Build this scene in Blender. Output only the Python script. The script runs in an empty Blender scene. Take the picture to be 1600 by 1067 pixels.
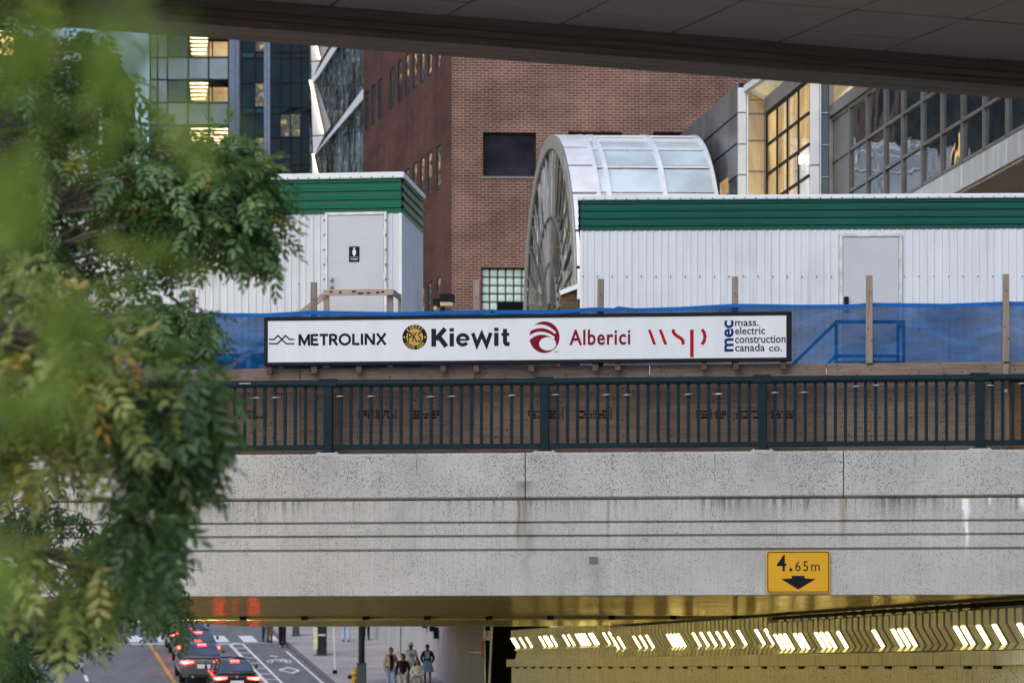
import bpy, bmesh, math, random
import numpy as np
from mathutils import Vector, Matrix

random.seed(7)
sc = bpy.context.scene
C = sc.collection
R = math.radians

# ---------------------------------------------------------------- camera, sky, sun, exposure
F = 4884.0          # focal length in photograph pixels (1600 wide)
EYE = 3.63          # camera height above the low point of the underpass road
HOR = 1043.0        # horizon row in the photograph
cam_d = bpy.data.cameras.new('camera')
cam = bpy.data.objects.new('camera', cam_d); C.objects.link(cam)
cam.location = (0, 0, EYE); cam.rotation_euler = (R(90), 0, 0)
cam_d.sensor_width = 36.0; cam_d.lens = F * 36 / 1600
cam_d.shift_y = (HOR - 533.5) / 1600
cam_d.clip_start = 0.1; cam_d.clip_end = 5000
cam_d.dof.use_dof = True; cam_d.dof.focus_distance = 44.3; cam_d.dof.aperture_fstop = 3.2
sc.camera = cam

world = bpy.data.worlds.new('World'); sc.world = world; world.use_nodes = True
wn = world.node_tree.nodes; wl = world.node_tree.links
SUN_EL, SUN_AZ = 42.0, 205.0       # azimuth clockwise from +Y: behind the camera, a little to the left
sky = wn.new('ShaderNodeTexSky'); sky.sky_type = 'NISHITA'; sky.sun_disc = False
sky.sun_elevation = R(SUN_EL); sky.sun_rotation = R(SUN_AZ)
sky.air_density = 1.0; sky.dust_density = 1.5; sky.ozone_density = 1.0
wl.new(sky.outputs[0], wn['Background'].inputs[0]); wn['Background'].inputs[1].default_value = 0.14
sun_d = bpy.data.lights.new('sun', 'SUN'); sun = bpy.data.objects.new('sun', sun_d); C.objects.link(sun)
sun_d.energy = 0.7; sun_d.angle = R(45); sun_d.color = (1.0, 0.98, 0.96)
sv = Vector((math.sin(R(SUN_AZ)) * math.cos(R(SUN_EL)), math.cos(R(SUN_AZ)) * math.cos(R(SUN_EL)), math.sin(R(SUN_EL))))
sun.rotation_euler = sv.to_track_quat('Z', 'Y').to_euler(); sun.location = (0, 0, 60)

sc.view_settings.view_transform = 'Standard'; sc.view_settings.look = 'None'
sc.view_settings.gamma = 1.0; sc.view_settings.use_curve_mapping = False
sc.view_settings.exposure = 0.55
try:
    sc.cycles.use_denoising = True; sc.cycles.max_bounces = 5; sc.cycles.diffuse_bounces = 3; sc.cycles.glossy_bounces = 3; sc.cycles.transmission_bounces = 2; sc.cycles.transparent_max_bounces = 8
    sc.cycles.sample_clamp_indirect = 6.0; sc.cycles.caustics_reflective = False
except Exception:
    pass

# ---------------------------------------------------------------- helpers
def W(px, py, Y):
    return Vector(((px - 800) / F * Y, Y, EYE + (HOR - py) / F * Y))

class Frame:
    """Vertical plane: origin on the ground plan, u to the right, v away; a>0 turns the right end nearer."""
    def __init__(s, px, Y, a):
        s.o = Vector(((px - 800) / F * Y, Y)); s.a = R(a)
        s.U = Vector((math.cos(s.a), -math.sin(s.a))); s.V = Vector((math.sin(s.a), math.cos(s.a)))
    def pt(s, px, py, v=0.0):
        d = Vector(((px - 800) / F, 1.0))
        t = (v + s.o.dot(s.V)) / d.dot(s.V)
        p = d * t - s.o
        return p.dot(s.U), EYE + (HOR - py) / F * t
    def u(s, px, v=0.0): return s.pt(px, 500, v)[0]
    def z(s, px, py, v=0.0): return s.pt(px, py, v)[1]
    def uw(s, u, v, z): 
        p = s.o + s.U * u + s.V * v
        return Vector((p.x, p.y, z))
    def thing(s, name, label, cat, group=None):
        o = thing(name, label, cat, (s.o.x, s.o.y, 0), -s.a, group); return o

def tag(o, label, cat, group=None):
    o['label'] = label; o['category'] = cat
    if group: o['group'] = group
    return o
def thing(name, label, cat, loc=(0, 0, 0), rz=0.0, group=None):
    o = bpy.data.objects.new(name, None); C.objects.link(o)
    o.location = loc; o.rotation_euler = (0, 0, rz); o.empty_display_size = 0.3
    return tag(o, label, cat, group)
def link(name, mesh, parent=None, loc=None, rot=None, scale=None):
    o = bpy.data.objects.new(name, mesh); C.objects.link(o)
    if parent: o.parent = parent
    if loc is not None: o.location = loc
    if rot is not None: o.rotation_euler = rot
    if scale is not None: o.scale = scale
    return o

class MB:
    def __init__(s): s.v = []; s.f = []; s.m = []; s.sm = []
    def face(s, pts, mi=0, smooth=False):
        b = len(s.v); s.v += [tuple(p) for p in pts]; s.f.append(tuple(range(b, b + len(pts)))); s.m.append(mi); s.sm.append(smooth); return s
    def box(s, x0, x1, y0, y1, z0, z1, mi=0):
        b = len(s.v)
        s.v += [(x0,y0,z0),(x1,y0,z0),(x1,y1,z0),(x0,y1,z0),(x0,y0,z1),(x1,y0,z1),(x1,y1,z1),(x0,y1,z1)]
        for q in ((0,3,2,1),(4,5,6,7),(0,1,5,4),(1,2,6,5),(2,3,7,6),(3,0,4,7)):
            s.f.append(tuple(b + i for i in q)); s.m.append(mi); s.sm.append(False)
        return s
    def prism(s, poly, y0, y1, mi=0):           # polygon in (x, z), counter-clockwise seen from -y, extruded y0..y1
        n = len(poly); b = len(s.v)
        s.v += [(x, y0, z) for x, z in poly] + [(x, y1, z) for x, z in poly]
        s.f.append(tuple(range(b, b + n))); s.f.append(tuple(range(b + 2*n - 1, b + n - 1, -1)))
        for i in range(n):
            j = (i + 1) % n; s.f.append((b + i, b + n + i, b + n + j, b + j))
        s.m += [mi] * (n + 2); s.sm += [False] * (n + 2); return s
    def sweep(s, prof, x0, x1, mi=0, closed=True):   # profile in (y, z) swept along x
        n = len(prof); b = len(s.v)
        s.v += [(x0, y, z) for y, z in prof] + [(x1, y, z) for y, z in prof]
        rng = range(n) if closed else range(n - 1)
        for i in rng:
            j = (i + 1) % n; s.f.append((b + i, b + j, b + n + j, b + n + i)); s.m.append(mi); s.sm.append(False)
        if closed:
            s.f.append(tuple(range(b + n - 1, b - 1, -1))); s.f.append(tuple(range(b + n, b + 2*n))); s.m += [mi, mi]; s.sm += [False, False]
        return s
    def beam(s, a, b_, w, h, mi=0, up=(0,0,1)):      # rectangular bar between two points
        a = Vector(a); b_ = Vector(b_); d = (b_ - a).normalized(); up = Vector(up)
        sd = d.cross(up)
        if sd.length < 1e-4: sd = d.cross(Vector((0, 1, 0)))
        sd.normalize(); u2 = sd.cross(d).normalized(); k = len(s.v)
        for p in (a, b_):
            for x, y in ((-1,-1),(1,-1),(1,1),(-1,1)): s.v.append(tuple(p + sd * (x*w/2) + u2 * (y*h/2)))
        for q in ((0,1,2,3),(7,6,5,4),(0,4,5,1),(1,5,6,2),(2,6,7,3),(3,7,4,0)):
            s.f.append(tuple(k + i for i in q)); s.m.append(mi); s.sm.append(False)
        return s
    def tube(s, path, rad, n=8, mi=0, caps=True, smooth=True):
        path = [Vector(p) for p in path]
        if not hasattr(rad, '__len__'): rad = [rad] * len(path)
        b = len(s.v); ref = Vector((0.13, 0.21, 0.97))
        for i, p in enumerate(path):
            d = (path[min(i+1, len(path)-1)] - path[max(i-1, 0)]).normalized()
            sx = d.cross(ref)
            if sx.length < 0.05: sx = d.cross(Vector((1, 0, 0)))
            sx.normalize(); sy = sx.cross(d)
            for k in range(n):
                t = 2 * math.pi * k / n; s.v.append(tuple(p + (sx * math.cos(t) + sy * math.sin(t)) * rad[i]))
        for i in range(len(path) - 1):
            for k in range(n):
                k2 = (k + 1) % n; s.f.append((b+i*n+k, b+i*n+k2, b+(i+1)*n+k2, b+(i+1)*n+k)); s.m.append(mi); s.sm.append(smooth)
        if caps:
            s.f.append(tuple(b + k for k in range(n - 1, -1, -1))); e = b + (len(path)-1)*n
            s.f.append(tuple(e + k for k in range(n))); s.m += [mi, mi]; s.sm += [False, False]
        return s
    def lathe(s, prof, c=(0,0,0), n=12, mi=0, smooth=True, sx=1.0, sy=1.0):
        b = len(s.v)
        for r, z in prof:
            for k in range(n):
                t = 2*math.pi*k/n; s.v.append((c[0]+r*sx*math.cos(t), c[1]+r*sy*math.sin(t), c[2]+z))
        for i in range(len(prof)-1):
            for k in range(n):
                k2=(k+1)%n; s.f.append((b+i*n+k, b+i*n+k2, b+(i+1)*n+k2, b+(i+1)*n+k)); s.m.append(mi); s.sm.append(smooth)
        return s
    def disc(s, cx, cz, r, y, n=32, mi=0, rx=None):
        rx = rx or r
        return s.face([(cx + rx*math.cos(2*math.pi*k/n), y, cz + r*math.sin(2*math.pi*k/n)) for k in range(n)], mi)
    def stroke(s, pts, w, y, mi=0):               # ribbon in the (x, z) plane with mitred joints, facing -y
        L = []; Rr = []
        for i, p in enumerate(pts):
            a = Vector(pts[max(i-1,0)]); b = Vector(pts[min(i+1,len(pts)-1)]); p = Vector(p)
            d1 = (p - a).normalized() if (p-a).length > 1e-9 else (b-p).normalized()
            d2 = (b - p).normalized() if (b-p).length > 1e-9 else d1
            n1 = Vector((-d1.y, d1.x)); n2 = Vector((-d2.y, d2.x)); m = (n1 + n2).normalized()
            k = w/2 / max(0.35, m.dot(n1)); L.append(p + m*k); Rr.append(p - m*k)
        for i in range(len(pts)-1):
            s.face([(Rr[i].x,y,Rr[i].y),(Rr[i+1].x,y,Rr[i+1].y),(L[i+1].x,y,L[i+1].y),(L[i].x,y,L[i].y)], mi)
        return s
    def xform(s, mat, start=0):
        s.v[start:] = [tuple(mat @ Vector(p)) for p in s.v[start:]]; return s
    def mesh(s, name, mat=None, bevel=0.0, seg=1, weld=False):
        me = bpy.data.meshes.new(name); me.from_pydata(s.v, [], s.f)
        mats = mat if isinstance(mat, (list, tuple)) else [mat]
        for m in mats:
            if m: me.materials.append(m)
        me.polygons.foreach_set('material_index', s.m); me.polygons.foreach_set('use_smooth', s.sm)
        if bevel or weld:
            bm = bmesh.new(); bm.from_mesh(me)
            if weld: bmesh.ops.remove_doubles(bm, verts=bm.verts, dist=1e-4)
            if bevel: bmesh.ops.bevel(bm, geom=list(bm.edges), offset=bevel, segments=seg, affect='EDGES', profile=0.5, clamp_overlap=True)
            bm.to_mesh(me); bm.free()
        me.update(); return me
    def build(s, name, mat, parent=None, bevel=0.0, **k):
        return link(name, s.mesh(name, mat, bevel, **k), parent)

def structure(o): o['kind'] = 'structure'; return o
def stuff(o): o['kind'] = 'stuff'; return o

# ---------------------------------------------------------------- materials
def nt(name):
    m = bpy.data.materials.new(name); m.use_nodes = True
    n = m.node_tree.nodes; l = m.node_tree.links
    return m, n, l, n['Principled BSDF']
def coords(n, l, scale=(1,1,1), kind='Object', rot=(0,0,0)):
    t = n.new('ShaderNodeTexCoord'); mp = n.new('ShaderNodeMapping'); mp.inputs['Scale'].default_value = scale; mp.inputs['Rotation'].default_value = rot
    l.new(t.outputs[kind], mp.inputs[0]); return mp.outputs[0]
def noise(n, l, vec, scale=5, detail=4, rough=0.55, dist=0.0):
    t = n.new('ShaderNodeTexNoise'); t.inputs['Scale'].default_value = scale; t.inputs['Detail'].default_value = detail
    t.inputs['Roughness'].default_value = rough; t.inputs['Distortion'].default_value = dist
    l.new(vec, t.inputs['Vector']); return t.outputs[0]
def ramp(n, l, fac, stops):
    r = n.new('ShaderNodeValToRGB'); e = r.color_ramp.elements
    while len(e) < len(stops): e.new(0.5)
    for el, (p, c) in zip(e, stops):
        el.position = p; el.color = (*c, 1) if hasattr(c, '__len__') else (c, c, c, 1)
    l.new(fac, r.inputs[0]); return r.outputs[0]
def mixc(n, l, fac, a, b, mode='MIX'):
    m = n.new('ShaderNodeMix'); m.data_type = 'RGBA'; m.blend_type = mode
    for i, x in ((0, fac), (6, a), (7, b)):
        if hasattr(x, 'is_linked') or hasattr(x, 'links'): l.new(x, m.inputs[i])
        elif i == 0: m.inputs[0].default_value = x
        else: m.inputs[i].default_value = (*x, 1)
    return m.outputs[2]
def math_(n, l, op, a, b=None, clamp=False):
    m = n.new('ShaderNodeMath'); m.operation = op; m.use_clamp = clamp
    for i, x in enumerate((a, b)):
        if x is None: continue
        if hasattr(x, 'links'): l.new(x, m.inputs[i])
        else: m.inputs[i].default_value = x
    return m.outputs[0]
def bump(n, l, h, p, strength=0.3, dist=0.01):
    b = n.new('ShaderNodeBump'); b.inputs['Strength'].default_value = strength; b.inputs['Distance'].default_value = dist
    l.new(h, b.inputs['Height']); l.new(b.outputs[0], p.inputs['Normal']); return b
def sc_(c, k): return tuple(min(1, x * k) for x in c)
def M(name, col, rough=0.6, metal=0.0, var=0.15, scale=2.0, stretch=(1,1,1), bmp=0.0, bscale=30, spec=0.25, coat=0.0, dist=0.01):
    m, n, l, p = nt(name)
    v = coords(n, l, stretch); f = noise(n, l, v, scale, 5, 0.6)
    c = ramp(n, l, f, [(0.3, sc_(col, 1 - var)), (0.7, sc_(col, 1 + var))]); l.new(c, p.inputs['Base Color'])
    r = ramp(n, l, f, [(0.3, max(0.0, rough - 0.08)), (0.7, min(1, rough + 0.08))]); l.new(r, p.inputs['Roughness'])
    p.inputs['Metallic'].default_value = metal; p.inputs['Specular IOR Level'].default_value = spec; p.inputs['Coat Weight'].default_value = coat
    if bmp: bump(n, l, noise(n, l, v, bscale, 3), p, bmp, dist)
    return m
def E(name, col, strength):
    m, n, l, p = nt(name); p.inputs['Base Color'].default_value = (*col, 1)
    v = coords(n, l); f = noise(n, l, v, 3.0, 2)
    c = ramp(n, l, f, [(0.3, sc_(col, 0.92)), (0.7, col)]); l.new(c, p.inputs['Emission Color'])
    p.inputs['Emission Strength'].default_value = strength; return m
def glass(name, col, rough=0.04, wav=0.15, wscale=1.2, stretch=(1,1,1), spec=0.5, metal=0.0, var=0.25, ior=1.5, bd=0.08):
    m, n, l, p = nt(name)
    v = coords(n, l, stretch); f = noise(n, l, v, 0.7, 3)
    c = ramp(n, l, f, [(0.35, sc_(col, 1 - var)), (0.65, sc_(col, 1 + var))]); l.new(c, p.inputs['Base Color'])
    p.inputs['Roughness'].default_value = rough; p.inputs['Specular IOR Level'].default_value = spec; p.inputs['Metallic'].default_value = metal; p.inputs['IOR'].default_value = ior
    bump(n, l, noise(n, l, v, wscale, 2), p, wav, bd); return m

def concrete(name, col, pits=1.0, streak=0.25, pscale=24.0, olive=0.0, smear=None, rough=0.85, stains=None, zt=None):
    m, n, l, p = nt(name)
    v = coords(n, l)
    f = noise(n, l, v, 0.9, 6, 0.6)
    c = ramp(n, l, f, [(0.3, sc_(col, 0.8)), (0.7, sc_(col, 1.1))])
    st = noise(n, l, coords(n, l, (22, 3, 0.5)), 1.2, 5, 0.7)
    c = mixc(n, l, streak, c, ramp(n, l, st, [(0.35, sc_(col, 0.6)), (0.65, sc_(col, 1.2))]))
    h = None
    if pits:
        vo = n.new('ShaderNodeTexVoronoi'); vo.inputs['Scale'].default_value = pscale; l.new(v, vo.inputs['Vector'])
        sep = n.new('ShaderNodeSeparateColor'); l.new(vo.outputs['Color'], sep.inputs[0])
        dens = noise(n, l, v, 1.3, 3)
        rad = math_(n, l, 'MULTIPLY', math_(n, l, 'POWER', sep.outputs[0], 2.2), math_(n, l, 'MULTIPLY', dens, 0.75 * pits))
        pit = math_(n, l, 'LESS_THAN', vo.outputs['Distance'], rad)
        vo2 = n.new('ShaderNodeTexVoronoi'); vo2.inputs['Scale'].default_value = pscale * 0.42; l.new(v, vo2.inputs['Vector'])
        sp2 = n.new('ShaderNodeSeparateColor'); l.new(vo2.outputs['Color'], sp2.inputs[0])
        pit2 = math_(n, l, 'LESS_THAN', vo2.outputs['Distance'], math_(n, l, 'MULTIPLY', math_(n, l, 'POWER', sp2.outputs[1], 6.0), 0.34 * pits * 0.6))
        pit = math_(n, l, 'MAXIMUM', pit, pit2)
        c = mixc(n, l, math_(n, l, 'MULTIPLY', pit, 0.9), c, sc_(col, 0.11))
        h = math_(n, l, 'MULTIPLY', pit, -1.0)
    if stains:
        sx = n.new('ShaderNodeSeparateXYZ'); l.new(v, sx.inputs[0])
        zz, depth, colr, amt = stains        # dribbles that hang from the joint at height zz
        mr = n.new('ShaderNodeMapRange'); mr.inputs[1].default_value = zz - depth; mr.inputs[2].default_value = zz
        l.new(sx.outputs[2], mr.inputs[0])
        drip = noise(n, l, coords(n, l, (14, 1, 0.5)), 1.0, 4, 0.7)
        patch = noise(n, l, coords(n, l, (0.6, 1, 0.1)), 1.0, 2)
        k = math_(n, l, 'MULTIPLY', math_(n, l, 'POWER', mr.outputs[0], 1.6), ramp(n, l, math_(n, l, 'ADD', drip, math_(n, l, 'MULTIPLY', patch, 0.5)), [(0.74, 0.0), (0.9, 1.0)]))
        c = mixc(n, l, math_(n, l, 'MULTIPLY', k, amt), c, colr)
    if smear:                                # single runs: (x, z_top, length, half width, colour, amount)
        sx = n.new('ShaderNodeSeparateXYZ'); wob = noise(n, l, coords(n, l, (1, 1, 1)), 3.0, 3)
        l.new(v, sx.inputs[0])
        for (x, zt_, ln, hw, colr, amt) in smear:
            dx = math_(n, l, 'ABSOLUTE', math_(n, l, 'ADD', math_(n, l, 'SUBTRACT', sx.outputs[0], x), math_(n, l, 'MULTIPLY', math_(n, l, 'SUBTRACT', wob, 0.5), hw * 2.5)))
            ax = math_(n, l, 'SUBTRACT', 1.0, math_(n, l, 'DIVIDE', dx, hw), True)
            mr = n.new('ShaderNodeMapRange'); mr.inputs[1].default_value = zt_ - ln; mr.inputs[2].default_value = zt_ - ln * 0.2; l.new(sx.outputs[2], mr.inputs[0])
            up = math_(n, l, 'LESS_THAN', sx.outputs[2], zt_)
            k = math_(n, l, 'MULTIPLY', math_(n, l, 'MULTIPLY', ax, mr.outputs[0]), up)
            c = mixc(n, l, math_(n, l, 'MULTIPLY', k, amt, True), c, colr)
    l.new(c, p.inputs['Base Color']); p.inputs['Roughness'].default_value = rough; p.inputs['Specular IOR Level'].default_value = 0.3
    fine = noise(n, l, v, 90, 3)
    if h is not None: fine = math_(n, l, 'ADD', math_(n, l, 'MULTIPLY', fine, 0.25), h)
    bump(n, l, fine, p, 0.35, 0.012); return m

def wood(name, col, gscale=1.0, vertical=False, knots=True, var=0.35):
    m, n, l, p = nt(name)
    s = (6, 6, 0.8) if vertical else (0.8, 6, 6)
    v = coords(n, l, s)
    oi = n.new('ShaderNodeObjectInfo')
    va = n.new('ShaderNodeVectorMath'); va.operation = 'ADD'; l.new(v, va.inputs[0])
    cb = n.new('ShaderNodeCombineXYZ'); rr = math_(n, l, 'MULTIPLY', oi.outputs['Random'], 37.0)
    for i in range(3): l.new(rr, cb.inputs[i])
    l.new(cb.outputs[0], va.inputs[1]); vec = va.outputs[0]
    big = noise(n, l, vec, 0.8 * gscale, 3, 0.5, 1.5)
    rings = n.new('ShaderNodeTexWave'); rings.wave_type = 'BANDS'; rings.bands_direction = 'Z' if not vertical else 'X'
    rings.inputs['Scale'].default_value = 0.9 * gscale; rings.inputs['Distortion'].default_value = 9; rings.inputs['Detail'].default_value = 3; rings.inputs['Detail Scale'].default_value = 0.6
    l.new(vec, rings.inputs['Vector'])
    fine = noise(n, l, vec, 3.2 * gscale, 6, 0.72, 0.6)
    f = math_(n, l, 'ADD', math_(n, l, 'MULTIPLY', rings.outputs['Fac'], 0.10), math_(n, l, 'ADD', math_(n, l, 'MULTIPLY', fine, 0.62), math_(n, l, 'MULTIPLY', big, 0.45)))
    c = ramp(n, l, f, [(0.3, sc_(col, 1 - var)), (0.75, sc_(col, 1 + var))])
    if knots:
        vo = n.new('ShaderNodeTexVoronoi'); vo.inputs['Scale'].default_value = 15.0; l.new(coords(n, l, (1, 1, 1.3)), vo.inputs['Vector'])
        sep = n.new('ShaderNodeSeparateColor'); l.new(vo.outputs['Color'], sep.inputs[0])
        k = math_(n, l, 'LESS_THAN', vo.outputs['Distance'], math_(n, l, 'MULTIPLY', math_(n, l, 'POWER', sep.outputs[1], 3.0), 0.26))
        c = mixc(n, l, math_(n, l, 'MULTIPLY', k, 0.8), c, sc_(col, 0.15))
    tint = ramp(n, l, oi.outputs['Random'], [(0.0, (0.82, 0.82, 0.84)), (1.0, (1.15, 1.1, 1.05))])
    c = mixc(n, l, 1.0, c, tint, 'MULTIPLY')
    l.new(c, p.inputs['Base Color']); p.inputs['Roughness'].default_value = 0.85; p.inputs['Specular IOR Level'].default_value = 0.2
    bump(n, l, fine, p, 0.25, 0.004); return m

def brick_mat(name, c1, c2, mortar, bw=0.235, bh=0.082):
    m, n, l, p = nt(name)
    t = n.new('ShaderNodeTexCoord'); s = n.new('ShaderNodeSeparateXYZ'); l.new(t.outputs['Object'], s.inputs[0])
    cb = n.new('ShaderNodeCombineXYZ'); l.new(s.outputs[0], cb.inputs[0]); l.new(s.outputs[2], cb.inputs[1])
    b = n.new('ShaderNodeTexBrick'); l.new(cb.outputs[0], b.inputs['Vector'])
    b.inputs['Scale'].default_value = 1.0; b.inputs['Brick Width'].default_value = bw; b.inputs['Row Height'].default_value = bh
    b.inputs['Mortar Size'].default_value = 0.011; b.inputs['Mortar Smooth'].default_value = 0.2; b.inputs['Bias'].default_value = 0.0
    b.inputs['Color1'].default_value = (*c1, 1); b.inputs['Color2'].default_value = (*c2, 1); b.inputs['Mortar'].default_value = (*mortar, 1)
    big = noise(n, l, coords(n, l, (1, 1, 2.2)), 0.35, 6, 0.65)
    c = mixc(n, l, 1.0, b.outputs[0], ramp(n, l, big, [(0.3, 0.55), (0.5, 0.95), (0.7, 1.3)]), 'MULTIPLY')
    st = noise(n, l, coords(n, l, (3, 3, 0.1)), 0.7, 3)
    c = mixc(n, l, 0.35, c, mixc(n, l, 1.0, c, ramp(n, l, st, [(0.35, 0.6), (0.65, 1.3)]), 'MULTIPLY'))
    l.new(c, p.inputs['Base Color']); p.inputs['Roughness'].default_value = 0.9; p.inputs['Specular IOR Level'].default_value = 0.2
    bump(n, l, math_(n, l, 'MULTIPLY', b.outputs['Fac'], -1), p, 0.5, 0.01); return m

def siding_mat(name, col):
    m, n, l, p = nt(name)
    v = coords(n, l); f = noise(n, l, v, 0.8, 5); g = noise(n, l, coords(n, l, (12, 12, 0.3)), 1.0, 4, 0.7)
    c = ramp(n, l, f, [(0.3, sc_(col, 0.93)), (0.7, sc_(col, 1.05))])
    c = mixc(n, l, 0.3, c, ramp(n, l, g, [(0.3, sc_(col, 0.72)), (0.6, col)]))
    gr = noise(n, l, coords(n, l, (7, 7, 0.25)), 1.0, 5, 0.75); gp_ = noise(n, l, coords(n, l, (0.5, 0.5, 0.5)), 1.0, 3)
    c = mixc(n, l, ramp(n, l, math_(n, l, 'MULTIPLY', gr, gp_), [(0.27, 0.0), (0.42, 0.45)]), c, (0.30, 0.27, 0.23))
    l.new(c, p.inputs['Base Color']); p.inputs['Roughness'].default_value = 0.42; p.inputs['Specular IOR Level'].default_value = 0.25
    bump(n, l, noise(n, l, v, 2.5, 2), p, 0.12, 0.02); return m

mat_concrete_under = None
m_black = M('black_paint', (0.009, 0.010, 0.012), 0.5, spec=0.12)
m_blackrub = M('black_rubber', (0.015, 0.015, 0.016), 0.8)
m_white = M('white_paint', (0.74, 0.75, 0.76), 0.5, var=0.05)
m_galv = M('galvanised_steel', (0.5, 0.51, 0.52), 0.4, 0.8)
m_alu = M('aluminium', (0.62, 0.63, 0.65), 0.35, 0.85, var=0.12)
m_dark = M('dark_void', (0.008, 0.008, 0.010), 0.8, spec=0.05)
# ---------------------------------------------------------------- the railway bridge
BF = Frame(800, 44.0, 5.6)
ZSOF = EYE + 1.02
def bz(py): return BF.z(800, py)
z_top, z_g1t, z_g1b = bz(707.5), bz(776.5), bz(781.5)
zg = [(bz(814.2), bz(817.8)), (bz(835.2), bz(839.0)), (bz(857.0), bz(861.0))]
u0, u1 = BF.u(-260), BF.u(1840)
smears = [(BF.u(810), z_g1b, 0.85, 0.045, (0.16, 0.085, 0.03), 0.75), (BF.u(822), z_g1b, 1.6, 0.16, (0.14, 0.14, 0.13), 0.6),
          (BF.u(1318), z_g1b, 0.95, 0.07, (0.2, 0.14, 0.07), 0.6), (BF.u(1508), bz(783), 0.42, 0.06, (0.85, 0.86, 0.86), 1.6),
          (BF.u(1511), bz(818), 0.5, 0.035, (0.85, 0.86, 0.86), 1.2), (BF.u(1546), bz(780), 0.12, 0.03, (0.8, 0.8, 0.8), 1.2), (BF.u(1597), bz(782), 0.2, 0.05, (0.8, 0.8, 0.8), 1.2),
          (BF.u(305), z_g1b, 0.5, 0.03, (0.16, 0.12, 0.06), 0.6), (BF.u(404), z_g1b, 0.4, 0.02, (0.1, 0.09, 0.04), 0.7), (BF.u(950), z_g1b, 0.9, 0.03, (0.13, 0.12, 0.1), 0.6),
          (BF.u(1262), z_g1b, 0.2, 0.03, (0.05, 0.055, 0.03), 0.8), (BF.u(932), bz(872), 0.9, 0.2, (0.2, 0.2, 0.2), 0.5), (BF.u(640), bz(782), 1.3, 0.25, (0.22, 0.22, 0.22), 0.35), (BF.u(1180), bz(782), 1.2, 0.3, (0.22, 0.22, 0.22), 0.35)]
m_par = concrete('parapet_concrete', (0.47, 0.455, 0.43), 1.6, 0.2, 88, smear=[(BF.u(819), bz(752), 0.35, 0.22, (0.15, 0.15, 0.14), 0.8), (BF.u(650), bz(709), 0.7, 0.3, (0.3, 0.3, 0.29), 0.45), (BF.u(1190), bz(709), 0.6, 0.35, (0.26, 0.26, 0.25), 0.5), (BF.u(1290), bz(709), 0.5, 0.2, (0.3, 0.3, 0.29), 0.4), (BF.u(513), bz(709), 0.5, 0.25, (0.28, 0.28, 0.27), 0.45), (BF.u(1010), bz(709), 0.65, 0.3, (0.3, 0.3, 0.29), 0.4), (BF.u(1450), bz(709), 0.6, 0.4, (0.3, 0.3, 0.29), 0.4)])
m_fascia = concrete('fascia_concrete', (0.47, 0.455, 0.43), 1.3, 0.28, 95, smear=smears, stains=(z_g1b + 0.01, 0.35, (0.05, 0.055, 0.035), 0.8))
bridge = BF.thing('railway_bridge', 'grey concrete railway bridge with horizontal grooves along its pitted fascia', 'bridge')
# stepped and grooved fascia beam
r = 0.055
prof = [(0.0, ZSOF), (0.0, zg[2][1]), (r, zg[2][1] + 0.006), (r, zg[2][0]), (0.0, zg[2][0]), (0.0, zg[1][1]), (r, zg[1][1] + 0.006), (r, zg[1][0]), (0.0, zg[1][0]),
        (0.0, zg[0][1]), (r, zg[0][1] + 0.006), (r, zg[0][0]), (0.0, zg[0][0]), (0.0, z_g1b), (0.03, z_g1b + 0.004), (0.45, z_g1b + 0.004), (0.45, ZSOF)]
MB().sweep(prof[::-1], u0, u1).build('fascia_beam', m_fascia, bridge)
# parapet blocks with open joints
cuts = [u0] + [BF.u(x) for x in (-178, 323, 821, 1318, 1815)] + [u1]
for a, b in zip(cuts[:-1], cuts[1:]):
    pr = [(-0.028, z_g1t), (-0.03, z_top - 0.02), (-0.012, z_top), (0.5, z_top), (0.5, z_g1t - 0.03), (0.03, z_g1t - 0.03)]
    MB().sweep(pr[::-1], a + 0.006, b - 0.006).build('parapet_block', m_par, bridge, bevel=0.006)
for px, y0, y1, sd in ((651, 709, 744, 1), (957, 709, 735, 2), (1117, 709, 752, 3), (455, 711, 724, 4), (1430, 708, 730, 5)):
    rnd = random.Random(sd); pts = []
    for k in range(9):
        uu, zz = BF.pt(px + rnd.uniform(-1.6, 1.6), y0 + (y1 - y0) * k / 8, -0.031); pts.append((uu, zz))
    MB().stroke(pts, 0.007, -0.0312).build('crack', M('crack_line', (0.07, 0.07, 0.065), 0.9) if sd == 1 else bpy.data.materials['crack_line'], bridge)
MB().box(u0, u1, 0.1, 0.46, z_g1b + 0.005, z_g1t - 0.031).build('joint_filler', M('joint_dark', (0.06, 0.06, 0.05), 0.9), bridge)  # near-black filler closing the back of the groove

# the glossy soffit: two slabs with a lighter service gap between them
def soffit_mat(name, col):
    m, n, l, p = nt(name)
    v = coords(n, l, (0.25, 5, 1)); f = noise(n, l, v, 1.2, 5, 0.65)
    c = ramp(n, l, f, [(0.3, sc_(col, 0.55)), (0.7, sc_(col, 1.3))])
    n.remove(p); p = n.new('ShaderNodeBsdfGlossy'); df = n.new('ShaderNodeBsdfDiffuse'); mx = n.new('ShaderNodeMixShader'); l.new(c, df.inputs[0]); p.inputs[0].default_value = (0.74, 0.62, 0.36, 1); mx.inputs[0].default_value = 0.58
    l.new(df.outputs[0], mx.inputs[1]); l.new(p.outputs[0], mx.inputs[2]); l.new(mx.outputs[0], n['Material Output'].inputs[0])
    p.inputs['Roughness'].default_value = 0.14
    g = noise(n, l, coords(n, l, (0.10, 5.0, 1)), 1.6, 5, 0.7)
    bump(n, l, g, p, 0.6, 0.05); return m
m_sof = soffit_mat('painted_soffit', (0.52, 0.42, 0.2))
vA = BF.o.y * (113.0 / 81.0 - 1); vB = BF.o.y * (113.0 / 74.5 - 1); vC = BF.o.y * (113.0 / 65.5 - 1)
w = 2.6; u = u0
k = 0
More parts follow.
